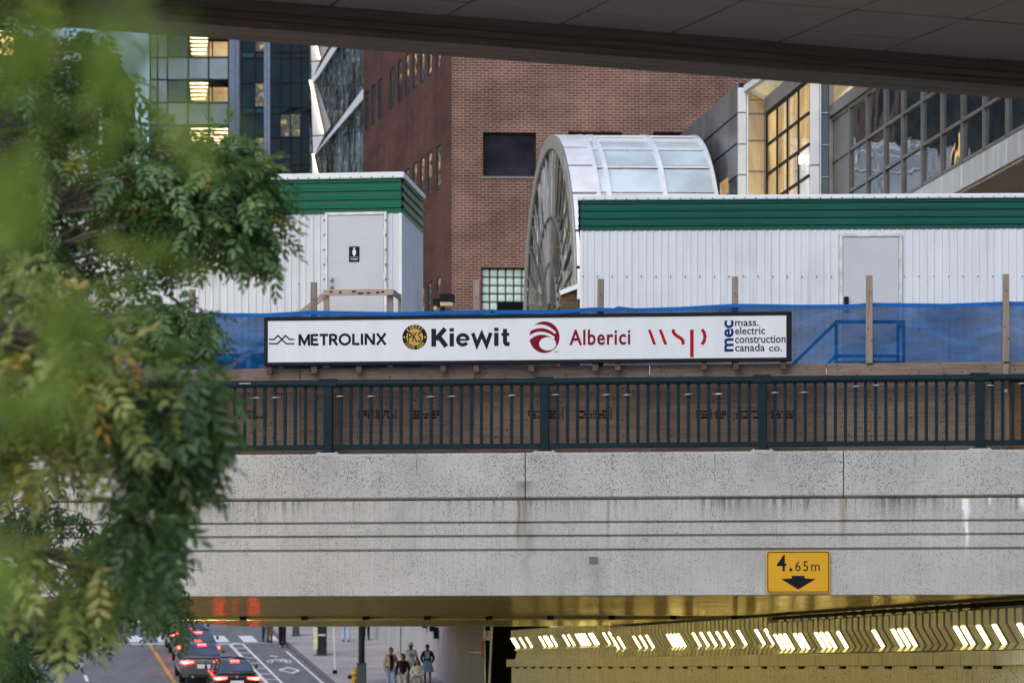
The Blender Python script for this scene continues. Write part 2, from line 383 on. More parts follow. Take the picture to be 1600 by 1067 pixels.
while u < u1 + 6:                                       # soffit planks laid across the span
    MB().box(u, min(u + 7.5, u1 + 7), 0.452, vA, ZSOF + 0.002, ZSOF + 0.4).build('soffit_slab', m_sof, bridge)
    MB().box(u, min(u + 7.5, u1 + 7), vB, vC, ZSOF + 0.002, ZSOF + 0.4).build('soffit_slab', m_sof, bridge)
    u += 7.5 + 0.006
MB().box(u0, u1 + 7, vA + 0.02, vB - 0.02, ZSOF + 0.02, ZSOF + 0.4).build('expansion_gap', M('gap_paint', (0.34, 0.31, 0.06), 0.6), bridge)
mb = MB().tube([(u0, vA + 0.9, ZSOF - 0.02), (u1 + 6, vA + 0.9, ZSOF - 0.02)], 0.028, 8)
mb.build('conduit', M('conduit', (0.1, 0.09, 0.03), 0.5), bridge)
for px in range(-100, 1500, 96):
    uu = BF.u(px, vA + 0.9)
    MB().box(uu - 0.06, uu + 0.06, vA + 0.82, vA + 0.98, ZSOF - 0.06, ZSOF + 0.015).build('conduit_clamp', m_dark, bridge)
deck_z = 6.35
MB().box(u0, u1 + 7, 0.51, vC + 1, ZSOF + 0.41, deck_z).build('deck', concrete('deck_concrete', (0.22, 0.21, 0.2), 0.3), bridge)
MB().box(u0, u1 + 7, vC - 0.4, vC + 1.0, ZSOF + 0.005, ZSOF + 0.405).build('far_beam', m_fascia, bridge)
# a small drain outlet set in the fascia
uu, zz = BF.pt(927, 875)
mb = MB(); mb.stroke([(uu - 0.06, zz + 0.035), (uu + 0.05, zz + 0.035), (uu + 0.06, zz), (uu + 0.05, zz - 0.035), (uu - 0.03, zz - 0.035)], 0.02, -0.012)
mb.box(uu - 0.055, uu + 0.055, -0.01, 0.01, zz - 0.05, zz + 0.05)
mb.build('drain_outlet', M('old_iron', (0.14, 0.14, 0.14), 0.7), bridge, bevel=0.003)

# ---------------------------------------------------------------- guard railing
m_green = M('teal_paint', (0.0045, 0.017, 0.0235), 0.5, 0.0, var=0.3, scale=6, bmp=0.05, spec=0.14)
rail = BF.thing('guard_railing', 'dark teal steel railing with upright pickets on top of the concrete parapet', 'railing')
RV = 0.09
def rz(py): return BF.z(800, py, RV)
zr_t, zr_tb, zr_bt, zr_bb = rz(591.5), rz(601.5), rz(693.0), rz(700.5)
posts = [BF.u(x, RV) for x in (-165, 174, 513, 851, 1191, 1531, 1871)]
tb = MB().box(-0.022, 0.022, -0.02, 0.02, zr_bt - 0.01, zr_tb + 0.01).mesh('picket', m_green, 0.004)
pb = MB().box(-0.063, 0.063, -0.05, 0.05, z_top, zr_tb + 0.005).mesh('post', m_green, 0.008)
cb = MB().box(-0.13, 0.13, -0.02, 0.10, zr_tb - 0.01, zr_t + 0.012).mesh('rail_bracket', m_green, 0.008)
fb = MB().box(-0.16, 0.16, -0.08, 0.12, z_top, z_top + 0.018).mesh('base_plate', m_galv, 0.003)
bb = MB().lathe([(0.0, 0.018), (0.012, 0.018), (0.014, 0.0)], n=6).mesh('bolt', m_galv)
for i, pu in enumerate(posts):
    o = link('post', pb, rail, (pu, RV, 0))
    link('rail_bracket', cb, o, (0, -0.045, 0.006)); link('base_plate', fb, o, (0, -0.02, 0.001))
    for dx in (-0.12, 0.12): link('bolt', bb, o, (dx, -0.06, z_top + 0.018))
    if i + 1 < len(posts):
        pn = posts[i + 1]
        pr = [(-0.055, zr_tb), (-0.065, zr_tb + 0.03), (-0.06, zr_t - 0.015), (-0.03, zr_t), (0.05, zr_t), (0.06, zr_tb + 0.02), (0.05, zr_tb)]
        MB().sweep([(y + RV, z) for y, z in pr[::-1]], pu + 0.004, pn - 0.004).build('top_rail', m_green, rail)
        MB().box(pu + 0.068, pn - 0.068, RV - 0.035, RV + 0.035, zr_bb, zr_bt).build('bottom_rail', m_green, rail, bevel=0.005)
        n = 20; st = (pn - pu - 0.02) / (n + 1.4)
        for k in range(n): link('picket', tb, rail, (pu + 0.01 + st * (k + 1.2), RV, 0))
tie = MB().tube([(-0.085, 0.02, -0.006), (-0.03, -0.03, 0.0), (0.03, -0.03, 0.0), (0.07, 0.015, -0.004)], 0.0075, 6).mesh('wire_tie', m_galv)
for px, py in ((401, 621.5), (431, 621), (532, 619), (580, 619), (674, 619.5), (707, 619), (801, 617.5), (869, 616.5), (948, 616.5), (980, 617), (1076, 616), (1122, 615), (1124, 616), (1212, 613.5), (1257, 613), (1339, 603.5), (1370, 602), (1548, 602), (1598, 599)):
    uu, zz = BF.pt(px, py, 0.05); link('wire_tie', tie, rail, (uu, RV - 0.02, zz), (0, random.uniform(-0.05, 0.05), 0))
uu, zz = BF.pt(383, 599, 0.02)
mb = MB()
for k in range(5): mb.box(uu - 0.08 + k * 0.033, uu - 0.06 + k * 0.033, RV - 0.069, RV - 0.066, zz - 0.006, zz + 0.006)
mb.build('rail_label', m_white, rail)

# ---------------------------------------------------------------- plywood hoarding with timber posts
m_ply = wood('weathered_plywood', (0.165, 0.122, 0.097), 1.0, var=0.45)
m_ply2 = wood('grey_plywood', (0.215, 0.17, 0.137), 1.0, var=0.45)
m_ply3 = wood('orange_plywood', (0.22, 0.12, 0.06), 1.0)
m_board = wood('weathered_board', (0.16, 0.122, 0.098), 1.2, var=0.45)
m_post = wood('timber_post', (0.225, 0.185, 0.155), 1.0, vertical=True)
m_stamp = M('stamp_ink', (0.015, 0.012, 0.011), 0.9, spec=0.05)
hoard = BF.thing('plywood_hoarding', 'weathered plywood hoarding with timber posts behind the teal railing', 'hoarding')
HV = 0.30
jx = [-348, -75, 197, 469, 741, 1015, 1291, 1567, 1841]
for i in range(len(jx) - 1):
    a, b = BF.u(jx[i], HV), BF.u(jx[i + 1], HV)
    mm = m_ply if i < 6 else (m_ply2 if i == 6 else m_ply3)
    o = link('plywood_sheet', MB().box(0, b - a - 0.008, 0, 0.019, 0, BF.z(800, 572, HV) - z_top - 0.012).mesh('plywood_sheet', mm, 0.002), hoard, (a + 0.004, HV + random.uniform(-0.004, 0.004), z_top + 0.006))
    if i == 7: o['label'] = 'orange-brown plywood sheet'
bx = [-348, 197, 469, 742, 1015, 1291, 1567, 1841]
for i in range(len(bx) - 1):
    a, b = BF.u(bx[i], HV - 0.04), BF.u(bx[i + 1], HV - 0.04)
    dz = -0.02 if bx[i] == 1567 else 0
    link('top_board', MB().box(0, b - a - 0.01, 0, 0.036, 0, 0.235).mesh('top_board', m_board, 0.003), hoard, (a + 0.005, HV - 0.045, BF.z(800, 572.5, HV - 0.04) - 0.235 + dz), (0, random.uniform(-0.001, 0.001), 0))
# timber posts: (x, top row, bottom row, width px)
for px, yt, wpx, ln in ((490, 441, 10, 0), (744, 438, 10.5, 0), (928.5, 436, 10, 0.01), (1148.5, 432, 10, 0.0), (1358, 432, 10.5, 0), (1571, 430, 10, 0.0), (300, 452, 10, 0.0)):
    uu, zt = BF.pt(px, yt, 0.34); wd = wpx / 111.0
    off = 0.0 if px > 1300 else 0.0
    v0 = 0.205 if px > 1300 else 0.335
    mb = MB().box(-wd / 2, wd / 2, 0, 0.05, BF.z(800, 574, 0.33) - (0.0 if px > 1300 else 0.9), zt)
    link('timber_post', mb.mesh('timber_post', m_post, 0.004), hoard, (uu, v0, 0), (0, ln, 0))
wd = 0.09
uu = BF.u(1572, 0.2)
link('timber_post', MB().box(-0.045, 0.045, 0, 0.045, z_top + 0.01, BF.z(800, 575, 0.2)).mesh('timber_post', m_post, 0.003), hoard, (uu, 0.22, 0))
MB().box(uu - 0.03, uu + 0.02, 0.215, 0.2185, rz(618), rz(613.5)).build('paper_tag', m_white, hoard)
# ink stamps on the sheets (worn to unreadable blocks)
def stamp(px, wpx, py=647, hpx=14):
    a, zc = BF.pt(px, py, HV); w_ = wpx / 110.0; h_ = hpx / 110.0
    mb = MB(); rnd = random.Random(px); y = HV - 0.0065
    rows = 3
    for r_ in range(rows):
        x = a
        while x < a + w_:
            l_ = rnd.uniform(0.02, 0.09)
            if rnd.random() < 0.85: mb.box(x, min(x + l_, a + w_), y, y + 0.001, zc + h_ * (r_ / rows - 0.5) + 0.004, zc + h_ * ((r_ + 0.72) / rows - 0.5))
            x += l_ + rnd.uniform(0.008, 0.02)
    mb.box(a + w_ + 0.02, a + w_ + 0.032, y, y + 0.001, zc - h_ * 0.6, zc + h_ * 0.55)
    mb.build('ink_stamp', m_stamp, hoard)
for px, wpx in ((326, 18), (371, 22), (400, 14), (560, 26), (590, 26), (646, 24), (672, 16), (825, 18), (858, 18), (905, 20), (930, 22), (1088, 20), (1118, 16), (1150, 18), (1167, 20), (1205, 18), (1226, 14)): stamp(px, wpx)
# nail rows on the newer sheet
nails = MB()
for px in (1315, 1361, 1423, 1474, 1597):
    for k in range(14):
        if random.random() < 0.85:
            uu, zz = BF.pt(px + random.uniform(-2.5, 2.5), 600 + k * 6.6 + random.uniform(-1.5, 1.5), HV)
            nails.box(uu - 0.009, uu + 0.009, HV - 0.009, HV, zz - 0.009, zz + 0.009)
for px in (1317, 1361, 1423, 1476, 1515, 1400, 1200, 1132, 1040, 950, 886, 960, 790, 757, 640, 560, 470):
    for dy in (576, 585):
        uu, zz = BF.pt(px + random.uniform(-3, 3), dy + random.uniform(-2, 2), HV - 0.05); nails.box(uu - 0.008, uu + 0.008, HV - 0.05, HV - 0.04, zz - 0.007, zz + 0.007)
stuff(nails.build('nail_heads', M('nail', (0.05, 0.045, 0.045), 0.6), hoard))

# ---------------------------------------------------------------- blue debris netting
m_net, n, l, p = nt('blue_netting')
f = noise(n, l, coords(n, l, (0.9, 1, 3.5)), 1.4, 6, 0.65, 1.2)
c = ramp(n, l, f, [(0.25, (0.002, 0.025, 0.085)), (0.5, (0.003, 0.075, 0.24)), (0.72, (0.008, 0.17, 0.46))])
f2 = noise(n, l, coords(n, l, (1.2, 1, 6)), 1.6, 5, 0.7, 2.0)
c = mixc(n, l, ramp(n, l, f2, [(0.62, 0.0), (0.74, 0.45)]), c, (0.12, 0.26, 0.46))
l.new(c, p.inputs['Base Color']); p.inputs['Roughness'].default_value = 0.7; p.inputs['Specular IOR Level'].default_value = 0.04
tr = n.new('ShaderNodeBsdfTransparent'); tl = n.new('ShaderNodeBsdfTranslucent'); mx = n.new('ShaderNodeMixShader'); mx2 = n.new('ShaderNodeMixShader')
l.new(c, tl.inputs[0]); mx2.inputs[0].default_value = 0.3; l.new(p.outputs[0], mx2.inputs[1]); l.new(tl.outputs[0], mx2.inputs[2])
fac = ramp(n, l, noise(n, l, coords(n, l, (0.8, 1, 1.5)), 1.2, 4), [(0.3, 0.80), (0.7, 0.93)])
l.new(fac, mx.inputs[0]); l.new(tr.outputs[0], mx.inputs[1]); l.new(mx2.outputs[0], mx.inputs[2]); l.new(mx.outputs[0], n['Material Output'].inputs[0])
tops = [(-300, 489), (200, 489), (300, 489), (415, 490), (490, 485.5), (500, 486), (620, 488), (744, 485), (870, 485), (928, 480.5), (962, 482), (966, 479), (990, 482), (1060, 480), (1148, 475), (1250, 476.5), (1330, 476), (1358, 473.5), (1480, 475), (1571, 471.5), (1700, 473), (1850, 471)]
def topy(px):
    for (a, ya), (b, yb) in zip(tops[:-1], tops[1:]):
        if a <= px <= b: return ya + (yb - ya) * (px - a) / (b - a)
    return 472
NV = 0.30
def net_strip(x0, x1, bottom):
    nx = int((x1 - x0) / 8); nz = 12; mb = MB()
    for i in range(nx + 1):
        px = x0 + (x1 - x0) * i / nx
        uu, zt = BF.pt(px, topy(px), NV); zb = BF.z(800, bottom, NV)
        for j in range(nz + 1):
            t = j / nz
            vv = NV + 0.010 * math.sin(px * 0.045 + 2.1 * t) + 0.007 * math.sin(px * 0.13 + 5 * t) + 0.009 * math.sin(px * 0.02 + 9 * t)
            mb.v.append((uu, vv, zb + (zt - zb) * t))
    for i in range(nx):
        for j in range(nz):
            a = i * (nz + 1) + j; mb.f.append((a, a + nz + 1, a + nz + 2, a + 1)); mb.m.append(0); mb.sm.append(True)
    return mb
net = BF.thing('debris_netting', 'translucent blue debris netting strung between the timber posts', 'netting')
net_strip(-200, 1830, 574).build('mesh_sheet', m_net, net)
mb = MB()                                                     # hem folded double along the top
for i in range(250):
    px = -200 + i * 8.1
    a, za = BF.pt(px, topy(px), NV - 0.02); b, zb = BF.pt(px + 8.1, topy(px + 8.1), NV - 0.02)
    mb.face([(a, NV - 0.021, za - 0.05), (b, NV - 0.021, zb - 0.05), (b, NV - 0.02, zb + 0.004), (a, NV - 0.02, za + 0.004)], 0, True)
mb.build('top_hem', M('blue_hem', (0.006, 0.11, 0.38), 0.5, spec=0.1), net)

# ---------------------------------------------------------------- company sign
SV = 0.10
sign = BF.thing('company_sign', 'long white framed sign with five construction company logos above the railing', 'sign')
s_u0, s_u1 = BF.u(412.5, SV), BF.u(1237, SV)
s_z1 = (BF.z(412.5, 495.3, SV) + BF.z(1237, 486.8, SV)) / 2; s_z0 = (BF.z(412.5, 572, SV) + BF.z(1237, 564.0, SV)) / 2
t_ = 0.052
m_panel = M('sign_panel', (0.66, 0.675, 0.70), 0.45, var=0.04, scale=1.0, stretch=(4, 1, 0.3))
MB().box(s_u0 + t_, s_u1 - t_, SV + 0.012, SV + 0.03, s_z0 + t_ - 0.01, s_z1 - t_ + 0.01).build('panel', m_panel, sign)
for nm, bxs in (('frame_bar', (s_u0, s_u1, s_z1 - t_, s_z1)), ('frame_bar', (s_u0, s_u1, s_z0, s_z0 + t_)), ('frame_bar', (s_u0, s_u0 + t_, s_z0 + t_, s_z1 - t_)), ('frame_bar', (s_u1 - 0.075, s_u1, s_z0 + t_, s_z1 - t_))):
    MB().box(bxs[0], bxs[1], SV, SV + 0.075, bxs[2], bxs[3]).build(nm, m_black, sign, bevel=0.006)
for px in (420, 490, 560, 692, 744, 830, 930, 965, 1100, 1150, 1224):
    uu = BF.u(px, SV); link('support_block', MB().box(-0.04, 0.04, 0, 0.05, s_z0 - 0.11, s_z0 - 0.003).mesh('support_block', wood('sign_block', (0.1, 0.07, 0.05)) if px == 420 else bpy.data.materials['sign_block'], 0.004), sign, (uu, SV + 0.03, 0))

FONTCACHE = {}
def text_mesh(body, mat, x0, x1, z0, z1, bold=0.0, y=0.0, name='lettering', rot=0.0, spacing=1.0, shear=0.0, parent=None, res=3):
    cu = bpy.data.curves.new('t', 'FONT'); cu.body = body; cu.size = 1.0; cu.offset = bold; cu.space_character = spacing; cu.shear = shear; cu.resolution_u = res
    o = bpy.data.objects.new('t', cu); C.objects.link(o)
    dg = bpy.context.evaluated_depsgraph_get(); me = bpy.data.meshes.new_from_object(o.evaluated_get(dg))
    bpy.data.objects.remove(o); bpy.data.curves.remove(cu)
    co = np.empty(len(me.vertices) * 3); me.vertices.foreach_get('co', co); co = co.reshape(-1, 3)
    xy = co[:, :2].copy()
    if rot: xy = np.stack([-xy[:, 1], xy[:, 0]], 1)
    mn = xy.min(0); mx = xy.max(0); xy = (xy - mn) / (mx - mn)
    out = np.stack([x0 + xy[:, 0] * (x1 - x0), np.full(len(xy), y), z0 + xy[:, 1] * (z1 - z0)], 1)
    me.vertices.foreach_set('co', out.ravel()); me.materials.clear(); me.materials.append(mat)
    me.polygons.foreach_set('material_index', [0] * len(me.polygons)); me.update(); me.name = name
    return link(name, me, parent)
m_ink = M('ink_black', (0.010, 0.011, 0.016), 0.6, spec=0.08); m_navy = M('ink_slate', (0.012, 0.018, 0.03), 0.6, spec=0.08)
m_crim = M('ink_crimson', (0.19, 0.006, 0.022), 0.6, spec=0.08); m_red = M('ink_red', (0.38, 0.007, 0.016), 0.6, spec=0.08); m_gold = M('ink_gold', (0.55, 0.35, 0.06), 0.4); m_blue = M('ink_blue', (0.006, 0.024, 0.11), 0.6, spec=0.08)
LY = SV + 0.0115
def rect(px0, px1, py0, py1):       # photograph rectangle -> sign plane
    pm = (px0 + px1) / 2; pc = (py0 + py1) / 2
    return BF.u(px0, LY), BF.u(px1, LY), BF.z(pm, py1, LY), BF.z(pm, py0, LY)
def S(px, py): return BF.pt(px, py, LY)
GL = {'M': (1.02, [[(0.1, 0), (0.1, 1)], [(0.1, 0.97), (0.51, 0.18), (0.92, 0.97)], [(0.92, 0), (0.92, 1)]]), 'E': (0.72, [[(0.1, 0), (0.1, 1)], [(0.2, 0.91), (0.66, 0.91)], [(0.2, 0.5), (0.6, 0.5)], [(0.2, 0.09), (0.68, 0.09)]]),
      'T': (0.78, [[(0.0, 0.91), (0.76, 0.91)], [(0.38, 0.82), (0.38, 0)]]), 'R': (0.80, [[(0.1, 0), (0.1, 1)], [(0.2, 0.91), (0.42, 0.91), (0.58, 0.84), (0.62, 0.7), (0.58, 0.56), (0.42, 0.48), (0.2, 0.48)], [(0.4, 0.46), (0.72, 0)]]),
      'O': (1.12, [[(0.53 + 0.45 * math.cos(2 * math.pi * i / 24), 0.5 + 0.43 * math.sin(2 * math.pi * i / 24)) for i in range(25)]]), 'L': (0.66, [[(0.1, 0), (0.1, 1)], [(0.2, 0.09), (0.64, 0.09)]]),
      'I': (0.32, [[(0.14, 0), (0.14, 1)]]), 'N': (0.98, [[(0.1, 0), (0.1, 1)], [(0.12, 0.96), (0.78, 0.04)], [(0.80, 0), (0.80, 1)]]), 'X': (0.86, [[(0.04, 0), (0.80, 1)], [(0.04, 1), (0.80, 0)]])}
x0_, x1_, z0_, z1_ = rect(466.5, 602.5, 521.5, 539.3); tot = sum(GL[ch][0] for ch in 'METROLINX') + 0.06 * 8 - 0.06; cx0 = x0_; sxx = (x1_ - x0_) / tot; hh_ = z1_ - z0_
for ch in 'METROLINX':
    wd_, strokes = GL[ch]; mb = MB()
    for k_, s_ in enumerate(strokes): mb.stroke([(cx0 + a_ * sxx, z0_ + b_ * hh_) for a_, b_ in s_], 0.22 * hh_, LY - 0.0004 * k_)
    mb.build('letter', m_ink, sign); cx0 += (wd_ + 0.06) * sxx
GK = {'K': (0.93, [([(0.14, 0), (0.14, 1)], .27), ([(0.24, 0.40), (0.74, 1.0)], .26), ([(0.40, 0.56), (0.80, 0)], .27)]), 'i': (0.36, [([(0.15, 0), (0.15, 0.74)], .25), ([(0.15, 0.83), (0.15, 1.02)], .25)]),
      'e': (0.80, [([(0.37 + 0.265 * math.cos(R(a)), 0.365 + 0.275 * math.sin(R(a))) for a in range(-2, 325, 13)], .2), ([(0.18, 0.365), (0.66, 0.365)], .12)]), 'w': (1.16, [([(0.08, 0.74), (0.30, 0.06), (0.55, 0.68), (0.80, 0.06), (1.02, 0.74)], .21)]),
      't': (0.52, [([(0.24, 0.95), (0.24, 0.2), (0.30, 0.11), (0.48, 0.1)], .24), ([(0.05, 0.645), (0.46, 0.645)], .17)])}
x0_, x1_, z0_, z1_ = rect(673.5, 797.5, 513.0, 541.0); tot = sum(GK[ch][0] for ch in 'Kiewit'); cx0 = x0_; sxx = (x1_ - x0_) / tot; hh_ = z1_ - z0_
for ch in 'Kiewit':
    wd_, strokes = GK[ch]; mb = MB()
    for k_, (s_, w_) in enumerate(strokes): mb.stroke([(cx0 + a_ * sxx, z0_ + b_ * hh_) for a_, b_ in s_], w_ * hh_, LY - 0.0004 * k_)
    mb.build('letter', m_navy, sign); cx0 += wd_ * sxx
text_mesh('Alberici', m_crim, *rect(889.5, 985, 514.5, 539.3), bold=0.022, y=LY, parent=sign, spacing=1.1)
for body, r_ in (('mass.', (1148.5, 1185.5, 501.5, 509.5)), ('electric', (1148.5, 1195.5, 510.5, 522.5)), ('construction', (1148.5, 1227.5, 524.0, 536.0)), ('canada', (1148.5, 1195.0, 536.8, 549.0)), ('co.', (1201.5, 1222.0, 541.2, 549.0))):
    text_mesh(body, m_ink, *rect(*r_), bold=0.016, y=LY, parent=sign)
text_mesh('mec', m_blue, *rect(1131.5, 1146.5, 500.5, 549.5), bold=0.028, y=LY, rot=1, parent=sign)
mb = MB()
def c1(x, y): return S(400 + x / 3.72, 480 + y / 3.72)
mb.stroke([c1(75, 187), c1(105, 187), c1(128, 165), c1(175, 212), c1(222, 212)], 0.021, LY)
mb.stroke([c1(75, 212), c1(125, 212), c1(172, 165), c1(195, 187), c1(222, 187)], 0.021, LY - 0.0006)
mb.build('wave_emblem', m_ink, sign)
def c2(x, y): return S(810 + x / 3.636, 480 + y / 3.636)
mb = MB()
for poly in ([(735, 127), (765, 212), (783, 212), (752, 127)], [(797, 127), (828, 212), (846, 212), (815, 127)], [(975, 127), (975, 285), (996, 285), (996, 127)]):
    mb.face([(c2(x, y)[0], LY, c2(x, y)[1]) for x, y in poly])
mb.stroke([c2(*q) for q in ((882, 126), (880, 140), (888, 153), (905, 166), (924, 178), (935, 191), (936, 212))], 0.046, LY)
mb.stroke([c2(*q) for q in ((1042, 126), (1055, 143), (1060, 168), (1056, 192), (1042, 212))], 0.046, LY)
mb.build('red_lettering', m_red, sign)
# roundel
uc, zc = S(648, 526.8); rr = 19.6 / 111.0
rd = MB(); rd.disc(uc, zc, rr, LY, 40); rdo = rd.build('roundel', m_ink, sign)
MB().disc(uc, zc, rr * 0.67, LY - 0.001, 36).build('roundel_centre', m_gold, rdo)
text_mesh('PKS', m_ink, uc - rr * 0.55, uc + rr * 0.55, zc - rr * 0.42, zc + rr * 0.42, bold=0.01, y=LY - 0.002, parent=rdo, name='roundel_letters')
def arc_text(body, a0, a1, r_in, r_out, flip=False):
    n_ = len(body)
    for i, ch in enumerate(body):
        if ch == ' ': continue
        a = R(a0 + (a1 - a0) * (i + 0.5) / n_); h_ = (r_out - r_in); w_ = abs(R(a1 - a0)) * (r_in + r_out) / 2 / n_ * 0.82
        if ch in 'I1': w_ *= 0.4
        o = text_mesh(ch, m_gold, -w_ / 2, w_ / 2, -h_ / 2, h_ / 2, bold=0.02, y=0, parent=rdo, name='roundel_letters', res=2)
        rm = (r_in + r_out) / 2
        o.location = (uc + rm * math.cos(a), LY - 0.002, zc + rm * math.sin(a))
        o.rotation_euler = (0, -(a - math.pi / 2) + (math.pi if flip else 0), 0)
arc_text('KIEWIT', 140, 40, rr * 0.72, rr * 0.95)
arc_text('SINCE 1884', 212, 328, rr * 0.72, rr * 0.95, True)
mb = MB()
for sx in (-1, 1):
    cx = uc + sx * rr * 0.83; q = rr * 0.1
    mb.face([(cx - q, LY - 0.002, zc), (cx, LY - 0.002, zc - q), (cx + q, LY - 0.002, zc), (cx, LY - 0.002, zc + q)])
mb.build('roundel_marks', m_gold, rdo)
# swirl ball
def arcpts(cx, cy, rx, ry, a0, a1, n_=18): return [(cx + rx * math.cos(R(a0 + (a1 - a0) * i / n_)), cy + ry * math.sin(R(a0 + (a1 - a0) * i / n_))) for i in range(n_ + 1)]
def quadcurve(p, q, r_, n_=14): return [((1-t)**2*p[0]+2*t*(1-t)*q[0]+t*t*r_[0], (1-t)**2*p[1]+2*t*(1-t)*q[1]+t*t*r_[1]) for t in [i/n_ for i in range(n_+1)]]
def fill(mb, pts, y): mb.face([(c2(x, yy)[0], y, c2(x, yy)[1]) for x, yy in pts])
ball = MB(); fill(ball, arcpts(148, 170, 86, 90, 0, 360, 40)[:-1], LY); ballo = ball.build('swirl_ball', m_crim, sign)
wh = MB()
fill(wh, quadcurve((58, 118), (140, 68), (214, 142)) + quadcurve((208, 152), (140, 92), (58, 140)), LY - 0.001)
fill(wh, quadcurve((50, 172), (120, 108), (206, 168)) + quadcurve((203, 182), (120, 124), (54, 196)), LY - 0.0012)
fill(wh, arcpts(166, 208, 48, 38, 0, 360, 30)[:-1], LY - 0.0014)
fill(wh, [(58, 80), (96, 72), (110, 84), (60, 124), (46, 120)], LY - 0.0016)
fill(wh, quadcurve((206, 190), (216, 214), (196, 236)) + [(168, 240), (180, 186)], LY - 0.0018)
wh.build('swirl_gaps', m_panel, ballo)
text_mesh('SM', m_ink, *rect(866.5, 872.5, 548, 551), bold=0.0, y=LY, parent=sign, name='small_lettering')

# ---------------------------------------------------------------- clearance sign on the fascia
m_yel = M('sign_yellow', (0.62, 0.325, 0.012), 0.4, var=0.05)
cs = BF.thing('clearance_sign', 'yellow 4.65 m height clearance sign with black arrow on the bridge fascia', 'sign')
CV = -0.035
a0, za = BF.pt(1197.5, 926.5, CV); a1, zb = BF.pt(1297, 860, CV); zb = BF.z(1247, 860, CV); za = BF.z(1247, 926.5, CV)
def rrect(x0, x1, z0, z1, r_, n_=5):
    pts = []
    for cx, cz, s in ((x1 - r_, z0 + r_, -90), (x1 - r_, z1 - r_, 0), (x0 + r_, z1 - r_, 90), (x0 + r_, z0 + r_, 180)):
        pts += [(cx + r_ * math.cos(R(s + 90 * i / n_)), cz + r_ * math.sin(R(s + 90 * i / n_))) for i in range(n_ + 1)]
    return pts
MB().prism(rrect(a0, a1, za, zb, 0.04), CV, CV + 0.006).build('plate', m_yel, cs)
mb = MB(); ins = 0.014; bw = 0.012
o_ = rrect(a0 + ins, a1 - ins, za + ins, zb - ins, 0.03); i_ = rrect(a0 + ins + bw, a1 - ins - bw, za + ins + bw, zb - ins - bw, 0.022)
for k in range(len(o_)):
    j = (k + 1) % len(o_); mb.face([(o_[k][0], CV - 0.001, o_[k][1]), (o_[j][0], CV - 0.001, o_[j][1]), (i_[j][0], CV - 0.001, i_[j][1]), (i_[k][0], CV - 0.001, i_[k][1])])
mb.build('border', m_ink, cs)
def c3(x, y): return BF.pt(1120 + x / 3.333, 840 + y / 3.333, CV)
def r3(x0, x1, y0, y1): a = c3(x0, y1); b = c3(x1, y0); return a[0], b[0], a[1], b[1]
text_mesh('4', m_ink, *r3(312, 362, 88, 173), bold=0.012, y=CV - 0.0015, parent=cs)
text_mesh('65m', m_ink, *r3(408, 536, 120, 173), bold=0.0, y=CV - 0.0015, parent=cs, spacing=1.2)
mb = MB(); q = r3(378, 393, 158, 173); mb.box(q[0], q[1], CV - 0.0015, CV - 0.001, q[2], q[3]); mb.build('decimal_point', m_ink, cs)
mb = MB(); mb.face([(c3(x, y)[0], CV - 0.0015, c3(x, y)[1]) for x, y in ((335, 214), (423, 268), (515, 214), (457, 210), (457, 197), (390, 197), (390, 210))]); mb.build('arrow', m_ink, cs)
for x, y in ((423, 80), (423, 276)):
    q = c3(x, y); MB().box(q[0] - 0.008, q[0] + 0.008, CV - 0.004, CV, q[1] - 0.01, q[1] + 0.01).build('bolt', m_galv, cs)
for dx in (0.25, 0.65): MB().box(a0 + dx - 0.02, a0 + dx + 0.02, CV + 0.007, -0.002, za + 0.03, zb - 0.03).build('mount_bracket', m_galv, cs)

# ---------------------------------------------------------------- overhead walkway at the top of the view
OF = Frame(800, 25.24, -21.2)
ow = OF.thing('elevated_walkway', 'dark panelled underside of an elevated walkway crossing the top of the view', 'walkway')
zo = OF.z(800, 75.6); zs = zo + 0.215
m_osof = M('walkway_panel', (0.30, 0.25, 0.215), 0.75, var=0.14, scale=1.3, bmp=0.1)
m_oedge, n, l, p = nt('walkway_edge')
f = noise(n, l, coords(n, l, (0.5, 8, 22)), 1.6, 5, 0.7); c = ramp(n, l, f, [(0.3, (0.10, 0.078, 0.06)), (0.7, (0.24, 0.19, 0.15))]); l.new(c, p.inputs['Base Color']); p.inputs['Roughness'].default_value = 0.85
bump(n, l, f, p, 0.5, 0.01)
prof = [(0.0, zo), (0.0, zo + 0.06), (0.012, zo + 0.066), (0.012, zo + 0.125), (0.026, zo + 0.132), (0.026, zs + 0.02), (0.05, zs + 1.1), (0.5, zs + 1.1), (0.5, zo)]
MB().sweep(prof[::-1], -9, 9).build('edge_beam', m_oedge, ow, bevel=0.004)
cols = OF.u(1217, 0); stepc = (OF.u(1540) - OF.u(1217)) / 2
rows = [-0.0, -0.52] + [-0.52 - 0.86 * k for k in range(1, 4)]
pm = {}
for i in range(-9, 7):
    for j in range(len(rows) - 1):
        a = cols + stepc * i; g = 0.014; d = rows[j] - rows[j + 1]
        if abs(a) > 7: continue
        key = round(d, 2)
        if key not in pm: pm[key] = MB().box(g, stepc - g, g, d - g, 0, 0.03).mesh('soffit_panel', m_osof, 0.006)
        link('soffit_panel', pm[key], ow, (a, rows[j + 1], zs + random.uniform(0, 0.008)), (random.uniform(-0.004, 0.004), 0, 0))
MB().box(-9, 9, -3.12, -0.0, zs + 0.045, zs + 0.4).build('deck', m_dark, ow)
MB().sweep([(-3.6, zo), (-3.6, zs + 1.1), (-3.13, zs + 1.1), (-3.13, zo)][::-1], -9, 9).build('edge_beam', m_oedge, ow)
for uu in (-8.6, 8.6): MB().lathe([(0.45, 0), (0.45, zs + 0.04)], (uu, -1.6, 0), 20).build('column', m_par, ow)
